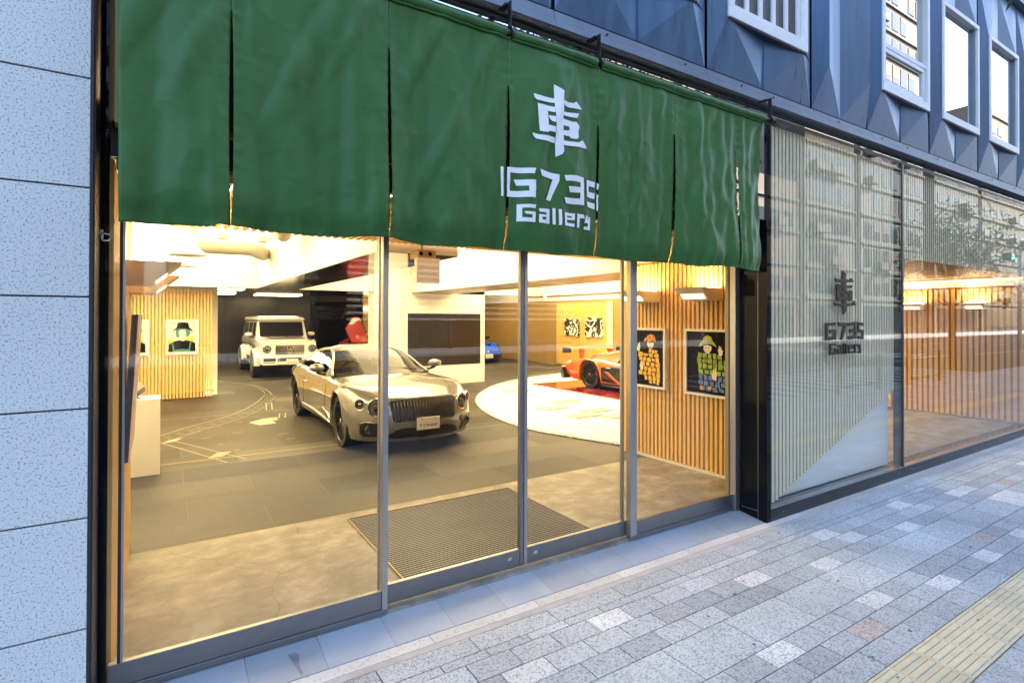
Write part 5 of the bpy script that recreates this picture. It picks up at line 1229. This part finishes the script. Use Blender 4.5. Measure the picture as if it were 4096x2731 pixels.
for sd in (-1, 1):
    sp = [(sd * .56, .225), (sd * .74, .22), (sd * .775, .27), (sd * .775, .40), (sd * .72, .415), (sd * .58, .405), (sd * .545, .375), (sd * .60, .31)]
    si = decal([sp if sd > 0 else sp[::-1]], fr(.004), .05, .006).build('side_intake', MATS['black_plastic'], car)
    b = MB(); b.tube([(x, F(x, z) - .012, z) for x, z in sp + sp[:1]], .007, 8); b.build('intake_trim', MATS['paint_silver'], si, smooth=True)
    c = MB(); c.lathe([(.05, -.004), (.055, -.012), (.06, -.004), (.04, .0), (0, 0)], (sd * .68, F(sd * .68, .32) - .006, .32), 'y', 20); c.build('fog_lamp', MATS['lens_glass'], si, smooth=True)
    e = .01; x, z = sd * .60, .595; dF = (F(x + e, z) - F(x - e, z)) / (2 * e); round_lamp(car, x, F(x, z) - .006, z, .112, (dF * .8, -1, .10))
    x, z = sd * .762, .628; dF = (F(x + e, z) - F(x - e, z)) / (2 * e); round_lamp(car, x, F(x, z) - .004, z, .070, (dF * .85, -1, .10))
    mirror(car, sd * .955, 1.86, .985, sd, MATS['paint_silver'])
    # shut lines, handle, sill strip
    def side(s, z):
        h = half(s); 
        for (x0, z0), (x1, z1) in zip(h[3:-2], h[4:-1]):
            if z1 <= z <= z0 and z0 > z1: return x0 + (x1 - x0) * (z0 - z) / (z0 - z1)
        return h[7][0]
    b = MB()
    for s0, s1 in ((1.62, 1.66), (3.02, 3.10)):
        b.tube([(sd * (side(s0 + (s1 - s0) * k / 8, z) + .001), warp(side(s0, z), s0 + (s1 - s0) * k / 8, z), z) for k, z in enumerate(np.linspace(.82, .26, 9))], .0035, 5)
    b.tube([(sd * (side(s, .265) + .001), s, .265) for s in np.linspace(1.66, 3.10, 8)], .0035, 5)
    b.build('shut_line', MATS['arch_black'], car)
    b = MB(); b.tube([(sd * (side(2.82, .70) + .004), 2.82, .70), (sd * (side(2.85, .70) + .028), 2.86, .70), (sd * (side(2.98, .70) + .024), 2.97, .705), (sd * (side(3.0, .70) + .004), 3.0, .705)], .011, 8); b.build('door_handle', MATS['chrome'], car, smooth=True)
    b = MB(); b.tube([(sd * (side(s, .245 + .03 * (s - 1.4)) + .006), s, .245 + .03 * (s - 1.4)) for s in np.linspace(1.42, 3.3, 12)], .012, 8); b.tube([(sd * (side(1.42, .25) + .006), 1.42, .25), (sd * (side(1.46, .36) + .004), 1.48, .36), (sd * (side(1.7, .40) + .002), 1.8, .41)], .008, 8); b.build('sill_trim', MATS['chrome'], car, smooth=True)
    top = lambda x, s: np.interp(x, [p[0] for p in half(s)[:6]], [p[1] for p in half(s)[:6]])
    b = MB(); b.tube([(sd * x, warp(x, s, top(x, s)), top(x, s) + .001) for s, x in ((.10, .46), (.3, .53), (.7, .62), (1.1, .66), (1.5, .69))], .0035, 5); b.build('bonnet_line', MATS['arch_black'], car)
    b = MB(); b.tube([(sd * x, warp(x, s, top(x, s)), top(x, s) + .0) for s, x in ((.14, .10), (.5, .20), (.9, .28), (1.35, .34))], [.002, .006, .008, .004], 6); b.build('bonnet_crease', MATS['paint_silver'], car, smooth=True)
em_ = MB(); ye = warp(0, .10, .74) - .0
for sd in (-1, 1): em_.prism([(0, ye - .004, .722), (sd * .03, ye - .004, .735), (sd * .085, ye - .004, .742), (sd * .10, ye - .004, .736), (sd * .06, ye - .004, .724), (sd * .03, ye - .004, .716), (0, ye - .004, .712)], (0, -.006, 0))
em_.lathe([(0, -.012), (.018, -.011), (.022, -.002)], (0, ye - .004, .727), 'y', 16); em_.build('winged_emblem', MATS['chrome'], car)
plate(car, .0, F(0, .38) - .022, .305)
w1 = MB(); w1.tube([(.62, warp(.62, 1.62, .9) + .02, .925), (.35, 1.66, .945), (.05, 1.60, .94)], .007, 6); w1.build('wiper', MATS['black_plastic'], car)

# --- blue sports car, deep at the back
car = thing('sports_car', 'blue sports car at the far back, half hidden by the white partition', 'car', (10.55, 18.1, 0))
BL = dict(L=4.5, r=.33, sa=(.95, 3.55), ra=(.37, .38), track=.76, tw=.25, style='y', fade=1.2, warp=.62, rwarp=.3,
    lean=cur([(.1, .03), (.2, 0), (.35, .02), (.5, .10), (.65, .30)]),
    w=cur([(0, .78), (.3, .90), (.95, .95), (2, .92), (3.5, .97), (4.5, .85)]), zc=cur([(0, .50), (.25, .57), (.7, .65), (1.3, .74), (1.7, .80), (3.4, .86), (4.5, .80)]),
    zs=cur([(0, .48), (.3, .60), (.95, .72), (1.7, .74), (2.5, .76), (3.5, .84), (4.5, .74)]), zb=cur([(0, .14), (1.4, .15), (3.2, .16), (4.5, .28)]),
    gh=(1.4, 2.2, 2.8, 3.9), zr=cur([(1.4, .80), (1.8, .95), (2.2, 1.08), (2.6, 1.13), (3.1, 1.08), (3.9, .86)]), belt=cur([(1.4, .76), (2.6, .79), (3.9, .84)]), wr=.5, wb=.78, gwarp=.3, win=(1.9, 2.75, 3.2))
half, warp, F = coupe(car, BL, MATS['paint_blue'])
fr = lambda off: (lambda u, v, q: (u, F(u, v) - off - q, v))
decal([[(-.62, .16), (.62, .16), (.70, .26), (.55, .33), (-.55, .33), (-.70, .26)]], fr(.004), .08, .004).build('front_intake', MATS['black_plastic'], car)
for sd in (-1, 1):
    p = [(sd * .60, .42), (sd * .70, .50), (sd * .735, .56), (sd * .66, .53), (sd * .58, .46)]
    decal([p if sd > 0 else p[::-1]], lambda u, v, q: (u, F(u, v) - .008 - q, v), .05, .005).build('headlight', MATS['lens_glass'], car)
    p = [(sd * .66, .16), (sd * .76, .20), (sd * .76, .33), (sd * .70, .36)]
    decal([p if sd > 0 else p[::-1]], fr(.006), .05, .004).build('side_intake', MATS['arch_black'], car)
    mirror(car, sd * .93, 1.75, .93, sd, MATS['black_plastic'])
b = MB(); b.lathe([(0, -.012), (.028, -.010), (.032, 0)], (0, F(0, .455), .455), 'y', 16); b.build('emblem', MATS['emblem_yellow'], car)
plate(car, .0, F(0, .28) - .02, .20)

# --- red sports car with its door raised, behind the pillar
car = thing('sports_car', 'red sports car with an upswung door, mostly hidden behind the white pillar', 'car', (6.75, 17.9, 0))
RD = dict(BL); RD['L'] = 4.4; half, warp, F = coupe(car, RD, MATS['paint_red'])
dr = MB()
pts = [(5.34, 1.37), (5.47, 1.56), (5.58, 1.745), (5.72, 1.77), (5.835, 1.75), (6.0, 1.33), (6.17, .86), (5.53, .86), (5.44, 1.12)]
dr.prism([(x - 6.75, 1.05 + (z - .86) * .12, z) for x, z in pts], (0, .07, 0)); dr.build('door', MATS['paint_red'], car, bevel=.02)
b = MB(); b.tube([(pts[4][0] - 6.75 + .012, 1.06 + .1, 1.74), (6.0 - 6.75 + .012, 1.09, 1.33), (6.17 - 6.75 + .012, 1.05, .88)], .014, 6); b.build('door_seal', MATS['black_rubber'], car)
mirror(car, .62 - 1.05 + .35, .62, 1.0, 1, MATS['black_plastic'])

# --- orange supercar on the platform
car = thing('supercar', 'orange low supercar with a black rear wing and raised door on the red platform', 'car', (9.70, 6.62, .036))
OR = dict(L=4.68, r=.335, sa=(.95, 3.56), ra=(.375, .385), track=.80, tw=.30, style='y', caliper='caliper_red', fade=1.2, warp=.7, rwarp=.16,
    lean=cur([(.1, 0), (.3, .05), (.5, .25), (.65, .5)]),
    w=cur([(0, .80), (.4, .92), (.95, .97), (2.0, .95), (2.9, .97), (3.55, .99), (4.3, .95), (4.68, .90)]), zc=cur([(0, .42), (.4, .50), (.95, .60), (1.5, .68), (2.6, .80), (3.3, .74), (4.2, .68), (4.68, .64)]),
    zs=cur([(0, .40), (.4, .55), (.95, .66), (1.6, .62), (2.6, .64), (3.2, .70), (3.6, .715), (4.2, .67), (4.68, .60)]), zb=cur([(0, .10), (1.4, .11), (3.0, .12), (4.3, .17), (4.68, .27)]),
    gh=(1.2, 2.15, 2.55, 4.0), zr=cur([(1.2, .66), (1.7, .86), (2.15, .99), (2.5, 1.0), (3.0, .93), (3.6, .80), (4.0, .71)]), belt=cur([(1.2, .64), (2.5, .68), (4.0, .70)]), wr=.46, wb=.80, gwarp=.3, win=(1.7, 2.35, 2.75), edge=.05)
half, warp, F = coupe(car, OR, MATS['paint_orange'])
for sd in (-1, 1):
    b = MB(); xs_ = lambda s: half(s)[7][0]
    # black side intake and sill
    P3 = lambda s, z, o=.006: (sd * (np.interp(-z, [-p[1] for p in half(s)[4:11]], [p[0] for p in half(s)[4:11]]) + o), s, z)
    def surf(poly, m, nm, o=.007):
        decal([poly if sd > 0 else poly[::-1]], lambda u, v, q: P3(u, v, o + q), .06, .004).build(nm, MATS[m], car, smooth=True)
    surf([(3.12, .54), (2.75, .585), (2.25, .56), (1.95, .30), (2.1, .20), (3.12, .20)], 'black_plastic', 'side_intake', .004)
    surf([(2.10, .56), (1.85, .56), (1.72, .24), (1.97, .24)], 'paint_orange', 'intake_blade', .012)
    surf([(2.98, .44), (2.86, .44), (2.42, .17), (2.55, .17)], 'paint_orange', 'intake_blade', .014)
    surf([(3.16, .17), (1.4, .17), (1.4, .115), (3.16, .115)], 'black_plastic', 'sill', .02)
    b = MB(); b.tube([P3(s, .115, .035) for s in np.linspace(1.4, 3.12, 10)], .009, 6); b.build('sill_edge', MATS['steel'], car, smooth=True)
    surf([(2.95, .545), (2.80, .55), (2.80, .535), (2.95, .53)], 'letter_white', 'side_badge', .014)
    b = MB(); b.prism([(sd * .50, 4.45, .66), (sd * .50, 4.30, .66), (sd * .47, 4.30, .895), (sd * .47, 4.50, .895)], (sd * .03, 0, 0)); b.build('wing_strut', MATS['paint_orange'], car)
    b = MB(); b.prism([(sd * .93, 4.28, .82), (sd * .93, 4.62, .80), (sd * .93, 4.64, .93), (sd * .93, 4.28, .93)], (sd * .02, 0, 0)); b.build('wing_endplate', MATS['black_plastic'], car, bevel=.006)
wg = MB(); prof = [(4.28, .915), (4.36, .935), (4.50, .945), (4.64, .935), (4.64, .925), (4.50, .925), (4.36, .912)]
wg.grid([[(x, y - .10 * (abs(x) / .93) ** 2 + .05, z + .025 * (1 - (abs(x) / .93) ** 2)) for y, z in prof + prof[:1]] for x in np.linspace(-.929, .929, 17)]); wg.build('rear_wing', MATS['black_plastic'], car, smooth=True, auto=50)
b = MB(); b.prism([(-.97, 4.60, .42), (-.97, 4.52, .16), (-.90, 4.72, .14), (-.92, 4.76, .30)], (1.9, 0, 0)); b.build('diffuser', MATS['black_plastic'], car)
for sd in (-1, 1):
    b = MB(); b.prism([(sd * .935, 4.50, .49), (sd * .915, 4.66, .475), (sd * .915, 4.66, .445), (sd * .935, 4.50, .46)], (sd * .025, 0, 0)); b.build('side_marker', MATS['letter_white'], car)
    b = MB(); b.prism([(sd * .52, 3.05, .845), (sd * .60, 3.85, .73), (sd * .40, 3.85, .755), (sd * .36, 3.1, .90)], (0, 0, .03)); b.build('engine_vent', MATS['black_plastic'], car)
dr = MB(); dr.prism([(-.985, 2.51, 1.20), (-.985, 2.31, 1.36), (-.90, 1.95, 1.72), (-.90, 1.60, 1.52), (-.985, 1.45, .74), (-.985, 2.28, .76)], (.06, 0, 0)); dr.build('door', MATS['paint_orange'], car, bevel=.015)
dr = MB(); dr.prism([(-.99, 2.20, 1.20), (-.92, 1.98, 1.52), (-.92, 1.70, 1.42), (-.99, 1.68, 1.12)], (.072, 0, 0)); dr.build('door_window', MATS['car_glass_dark'], car)
car.location = (9.72, 6.64, .036)

# --- white boxy off-roader
ow = thing('off_roader', 'boxy white off-road car with round headlights and three-bar grille at the back left', 'car', (3.08, 16.42, 0))
PWm = MATS['paint_white']
def hull(secs):
    """secs: (y, [(half-width, z) bottom..top]) closed boxes lofted along y"""
    mb = MB(); rows = []
    for y, pr in secs:
        rows.append([(-x, y, z) for x, z in pr] + [(x, y, z) for x, z in reversed(pr)])
    mb.grid(rows, closed=True); n = len(rows[0]); base = 0
    mb.f.append(tuple(range(n))); mb.m.append(0); mb.vc.append(None); mb.f.append(tuple(range((len(rows) - 1) * n, len(rows) * n))); mb.m.append(0); mb.vc.append(None); return mb
sh = [(.70, .50), (.765, .53), (.775, .80), (.765, 1.06), (.72, 1.09)]
b = hull([(.17, [(.68, .50), (.72, .53), (.73, .80), (.71, 1.00), (.66, 1.04)]), (.30, [(.70, .50), (.755, .53), (.765, .80), (.75, 1.03), (.70, 1.07)]), (1.3, sh), (1.40, sh), (4.45, [(.70, .50), (.765, .53), (.775, .80), (.765, 1.08), (.73, 1.11)]), (4.52, [(.68, .52), (.74, .55), (.75, .80), (.74, 1.06), (.70, 1.09)])])
b.build('body', PWm, ow, smooth=True, auto=35)
b = MB(); b.prism([(-.52, .22, 1.055), (.52, .22, 1.055), (.60, 1.36, 1.10), (-.60, 1.36, 1.10)], (0, 0, .05)); b.build('bonnet', PWm, ow, bevel=.03)
cab = hull([(1.36, [(.74, 1.09), (.72, 1.11)]), (1.62, [(.74, 1.09), (.665, 1.62)]), (1.68, [(.74, 1.09), (.66, 1.66)]), (4.40, [(.74, 1.09), (.66, 1.66)]), (4.48, [(.73, 1.09), (.65, 1.62)])])
cab.build('cabin', PWm, ow, smooth=True, auto=35)
b = hull([(1.56, [(.68, 1.655), (.685, 1.67), (.66, 1.715), (.60, 1.725)]), (1.75, [(.69, 1.655), (.70, 1.675), (.67, 1.75), (.60, 1.775)]), (4.35, [(.69, 1.655), (.70, 1.675), (.67, 1.75), (.60, 1.775)]), (4.5, [(.67, 1.655), (.68, 1.67), (.65, 1.72), (.58, 1.74)])])
b.build('roof', PWm, ow, smooth=True, auto=40)
b = MB(); b.box(-.705, .705, 1.55, 4.5, 1.640, 1.654); b.build('roof_gutter', MATS['black_plastic'], ow)
b = MB(); b.box(-.45, .45, 2.0, 2.9, 1.7755, 1.783); b.build('sunroof', MATS['lens_glass'], ow, bevel=.01)
wy = lambda z: 1.37 + (z - 1.11) * (.25 / .51)
ft = decal([rrect(-.625, .625, 1.155, 1.60, .05)], lambda u, v, q: (u * (1 - (v - 1.15) * .03), wy(v) - .006 - q, v), None, .004); wso = ft.build('windscreen', MATS['tint_glass'], ow)
b = MB(); b.tube([(u * (1 - (v - 1.15) * .03), wy(v) - .010, v) for u, v in rrect(-.635, .635, 1.145, 1.61, .05) + rrect(-.635, .635, 1.145, 1.61, .05)[:1]], .011, 6); b.build('windscreen_frame', PWm, ow, smooth=True)
for x0 in (-.42, .10):
    b = MB(); b.tube([(x0 - .02, wy(1.16) - .03, 1.14), (x0 + .25, wy(1.2) - .026, 1.21)], .009, 6); b.build('wiper', MATS['black_plastic'], ow)
b = MB(); b.lathe([(.0, 0), (.16, 0), (.19, .05), (.16, .10), (0, .10)], (.18, 1.62, 1.35), 'y', 24); 
for sd in (-1, 1):
    for (y0, y1, y2, y3) in ((1.70, 1.56, 2.28, 2.28), (2.42, 2.42, 3.20, 3.20), (3.34, 3.34, 4.28, 4.28)):
        y1 = y0
        q = [(y0 if y0 > 1.8 else 1.56, 1.16), (y3, 1.16), (y3, 1.58), (y0 if y0 > 1.8 else 1.72, 1.58)]
        decal([q if sd < 0 else q[::-1]], lambda u, v, k: (sd * (.735 - (v - 1.11) * .143 + .004 + k), u, v), None, .004).build('side_window', MATS['tint_glass'], ow)
    for y_, sgn in ((.92, 1), (3.79, 1)):      # flared arches
        K = 16; r1, r2 = .43, .53
        arc = lambda rr, k: (y_ + rr * math.cos(PI * k / K), .365 + rr * math.sin(PI * k / K) * (.98 if rr == r1 else .90))
        m_ = MB(); m_.grid([[(sd * .765, *arc(r2 + .03, k)) for k in range(K + 1)], [(sd * .885, *arc(r2 - .02, k)) for k in range(K + 1)], [(sd * .905, *arc(r1 + .03, k)) for k in range(K + 1)], [(sd * .90, *arc(r1, k)) for k in range(K + 1)], [(sd * .74, *arc(r1, k)) for k in range(K + 1)]])
        m_.build('wheel_arch_flare', PWm, ow, smooth=True, auto=50)
        m_ = MB(); m_.add([(sd * .779, y_ + .435 * math.cos(PI * k / K), .365 + .44 * math.sin(PI * k / K)) for k in range(K + 1)] + [(sd * .779, y_ - .435, .30), (sd * .779, y_ + .435, .30)], [tuple(range(K + 1)) + (K + 1, K + 2)]); m_.build('wheel_arch', MATS['arch_black'], ow)
        wheel(ow, sd * .765, y_, .365, .27, sd, 'multi', 'rim_silver')
    b = MB(); b.box(*sorted((sd * .78, sd * .86)), 1.40, 3.30, .36, .42); b.build('side_step', MATS['black_plastic'], ow, bevel=.015)
    b = MB(); b.box(*sorted((sd * .776, sd * .792)), 1.28, 4.42, .885, .925); b.build('side_moulding', MATS['black_plastic'], ow, bevel=.005)
    b = MB(); b.box(*sorted((sd * .775, sd * .780)), 2.335, 2.343, .52, 1.08); b.box(*sorted((sd * .775, sd * .780)), 1.475, 1.483, .52, 1.08); b.build('shut_line', MATS['arch_black'], ow)
    mirror(ow, sd * .90, 1.62, 1.23, sd, PWm)
    round_lamp(ow, sd * .605, .155, .835, .112, (0, -1, 0))
    b = MB(); b.prism([(sd * .55, .28, 1.045), (sd * .70, .28, 1.045), (sd * .69, .48, 1.06), (sd * .57, .48, 1.06)], (0, 0, .055)); b.build('turn_signal', MATS['chrome'], ow, bevel=.015)
    b = MB(); b.box(*sorted((sd * .40, sd * .72)), .018, .03, .50, .595); b.box(*sorted((sd * .42, sd * .72)), .018, .03, .455, .475); b.build('bumper_intake', MATS['black_plastic'], ow)
    b = MB(); b.box(*sorted((sd * .30, sd * .355)), .006, .028, .49, .615); b.build('tow_cover', MATS['chrome'], ow, bevel=.006)
b = hull([(.02, [(.72, .41), (.76, .44), (.77, .62), (.74, .655)]), (.10, [(.76, .41), (.80, .44), (.81, .62), (.78, .655)]), (.36, [(.78, .42), (.84, .45), (.85, .63), (.80, .66)])]); b.build('bumper', PWm, ow, smooth=True, auto=40)
b = MB(); b.box(-.29, .29, .012, .03, .50, .60); b.build('bumper_grille', MATS['black_plastic'], ow)
b = MB(); b.box(-.385, .385, .142, .18, .68, .945); b.build('grille', MATS['black_plastic'], ow, bevel=.01)
b = MB()
for z in (.70, .745, .80, .83, .885, .925): b.box(-.375, .375, .128, .1415, z, z + .016)
b.box(-.39, -.375, .126, .1415, .675, .95); b.box(.375, .39, .126, .1415, .675, .95); b.build('grille_bars', MATS['chrome'], ow)
b = MB(); b.lathe([(.082, -.004), (.092, -.018), (.102, -.004), (.092, .006)], (0, .122, .812), 'y', 32)
for k in range(3):
    a = R(90 + 120 * k); dx, dz = math.cos(a), math.sin(a); nx_, nz_ = -dz, dx
    b.prism([(nx_ * .016, .108, .812 + nz_ * .016), (dx * .088, .108, .812 + dz * .088), (-nx_ * .016, .108, .812 - nz_ * .016)], (0, .012, 0))
b.build('star_emblem', MATS['chrome'], ow)
b = MB(); b.box(-.68, .68, .16, 4.4, .36, .51); b.build('underbody', MATS['arch_black'], ow)
plate(ow, .03, .004, .405)
# ---------------------------------------------------------------- across the street (seen only as reflections)
mat('facade_beige', (.13, .12, .10), .8, var=.06, scale=.6); mat('facade_white', (.155, .152, .145), .8, var=.04, scale=.6); mat('facade_grey', (.12, .125, .13), .8, var=.06, scale=.6); mat('facade_dark', (.10, .095, .09), .7, var=.06, scale=.6); mat('facade_brown', (.13, .10, .085), .8, var=.06, scale=.6)
mat('street_window', (.05, .06, .075), .08, .3); mat('bark', (.10, .075, .05), .9); mat('guard_brown', (.16, .10, .065), .5)
mat('leaf', (.075, .125, .030), .6, var=.4, scale=3, tint=True)
emitter('signal_green', (.1, 1, .45), 6.0)
mat('sign_white', (.7, .72, .75), .5)
specs = [(-46, 16, 8, 'facade_grey'), (-28, 14, 7.6, 'facade_beige'), (-13, 12, 9, 'facade_brown'), (0, 13, 26, 'facade_dark'), (14, 11, 17, 'facade_brown'), (26, 13, 24, 'facade_dark'), (40, 12, 15, 'facade_brown'), (53, 10, 21, 'facade_beige'), (64, 16, 58, 'facade_white'), (83, 15, 27, 'facade_grey'), (99, 19, 33, 'facade_beige'), (119, 20, 26, 'facade_white')]
words = ['tall grey office block', 'low beige shop block', 'dark brown office block', 'tallest charcoal office block', 'narrow brown block', 'charcoal apartment block', 'low brown block', 'tall beige block', 'very tall white tower', 'low grey block', 'wide beige block', 'wide white block']
for (x, wd, ht, m), wds in zip(specs, words):
    t = thing('street_building', wds + ' across the street, mirrored in the shop glass', 'building', (x + wd / 2, -28, 0))
    mb = MB(); mb.box(x + .2, x + wd - .2, -44, -24, -.2, ht); part(mb, 'wall', MATS[m], t)
    wmb = MB(); bl = MB(); wpit = 1.8 + 1.6 * rng.random(); wgap = rng.uniform(.14, .42); wh = rng.uniform(1.1, 2.1); nx = int(wd / wpit); fl = int((ht - 4.2) / 3.1)
    for f in range(fl):
        for k in range(nx):
            xa = x + .7 + k * (wd - 1.4) / nx; z = 4.4 + f * 3.1; xb = xa + (wd - 1.4) / nx - wgap; q = rng.random()
            if q < .10: continue
            wmb.box(xa + wgap, xb, -24.02, -23.93, z, z + wh)
            if q < .45: bl.box(xa + wgap + .03, xb - .03, -23.929, -23.92, z + wh * rng.uniform(.15, .75), z + wh - .02)
            if q > .84: bl.box(xa + wgap, xb, -23.92, -23.1, z - .25, z + .55)
    part(wmb, 'windows', MATS['street_window'], t)['kind'] = 'stuff'
    part(bl, 'blinds', MATS['facade_beige'], t)['kind'] = 'stuff'
    b = MB()
    for f in range(fl + 1): b.box(x + .15, x + wd - .15, -24.2 if f % 2 else -24.1, -23.75, 3.75 + f * 3.1, 3.95 + f * 3.1)
    part(b, 'floor_band', MATS['facade_grey'] if m in ('facade_white', 'facade_dark', 'facade_brown') else MATS['facade_white'], t)
    g = MB(); g.box(x + .8, x + wd - .8, -24.03, -23.92, .1, 3.2); part(g, 'shop_front', MATS['street_window'], t)
lvs = thing('louver_screen', 'grey horizontal louvre screen across the street, mirrored faintly in the entrance glass', 'louvre screen', (17, -22, 1.5))
mb = MB()
for i in range(16): mb.box(8.0, 26.0, -22.1, -21.9, 1.6 + i * .34, 1.72 + i * .34)
part(mb, 'blades', MATS['kerb'], lvs)
mb = MB()
for x in (8, 14, 20, 25.9): mb.box(x, x + .12, -22.3, -22.11, ZP, 7.2)
part(mb, 'posts', MATS['frame_dark'], lvs)
def guard(x0, x1):
    t = thing('guard_rail', 'brown steel guard rail along the kerb, mirrored in the far shop window', 'guard rail', ((x0 + x1) / 2, -1.05, ZP), group='kerb guard rails')
    mb = MB()
    for x in (x0, x1): mb.tube([(x, -1.05, ZP), (x, -1.05, .80), (x, -1.05, .84)], [.055, .055, .03], 12)
    part(mb, 'post', MATS['guard_brown'], t, smooth=True, auto=40)
    mb = MB()
    for z in (.10, .62): mb.tube([(x0, -1.05, z), (x1, -1.05, z)], .022, 8)
    part(mb, 'rail', MATS['guard_brown'], t, smooth=True)
for x in (-6.0, -2.6, 3.2, 13.5, 17.2): guard(x, x + 2.0)
sgp = thing('traffic_signal', 'traffic light showing green above the road, mirrored in the far shop window', 'traffic light', (38.0, -4.9, ZP))
mb = MB(); mb.tube([(41.0, -4.9, ZP), (41.0, -4.9, 5.6)], .09, 10); mb.tube([(41.0, -4.9, 5.3), (38.4, -4.9, 5.3)], .05, 8); part(mb, 'mast', MATS['sign_white'], sgp, smooth=True)
mb = MB(); mb.box(38.4, 39.7, -4.95, -4.75, 4.95, 5.35); part(mb, 'housing', MATS['frame_dark'], sgp, bevel=.05)
mb = MB(); mb.lathe([(0, .02), (.15, .01), (.15, -.01), (0, -.01)], (39.4, -4.735, 5.15), 'y', 20); part(mb, 'green_lamp', MATS['signal_green'], sgp)
def tree(label, x, y, h, r, n, seed, sc=.10):
    rg = np.random.default_rng(seed); t = thing('street_tree', label, 'tree', (x, y, ZP), group='street trees by the kerb')
    mb = MB(); mb.tube([(x, y, ZP), (x + .05, y, h * .3), (x - .05, y + .05, h * .62)], [.13, .10, .06], 10)
    cl_ = []
    for i in range(16):
        a = rg.uniform(0, 2 * PI); z = h * rg.uniform(.42, .95); rr = r * rg.uniform(.3, .9) * math.sin(PI * (z - h * .3) / (h * .72)) ** .6
        p = (x + rr * math.cos(a), y + rr * math.sin(a), z); cl_.append(p); mb.tube([(x, y, h * .36 + .2 * (z - h * .36)), ((x + p[0]) / 2, (y + p[1]) / 2, z * .86), p], [.045, .03, .012], 6)
    part(mb, 'trunk', MATS['bark'], t, smooth=True)
    lf = MB()
    for i in range(n):
        c = cl_[rg.integers(0, len(cl_))]; q = Vector(c) + Vector(rg.normal(0, 1, 3)) * r * .24; g = rg.uniform(.6, 1.5); lf.col = (g, g, g * .9)
        d = Vector(rg.normal(0, 1, 3)).normalized(); e = d.cross(Vector(rg.normal(0, 1, 3))).normalized(); s = sc * rg.uniform(.6, 1.3)
        lf.quad(q - d * s, q + e * s * .3, q + d * s, q - e * s * .3)
    part(lf, 'crown', MATS['leaf'], t)
tree('slender street tree by the kerb, mirrored in the black panel on the left', -.8, -3.2, 7.0, 1.9, 3800, 1)
tree('leafy street tree by the kerb, mirrored in the glass above the curtain', 7.2, -2.4, 7.8, 2.6, 5200, 2)
tree('small street tree further along the kerb', 23.5, -2.2, 5.5, 1.6, 2500, 4)
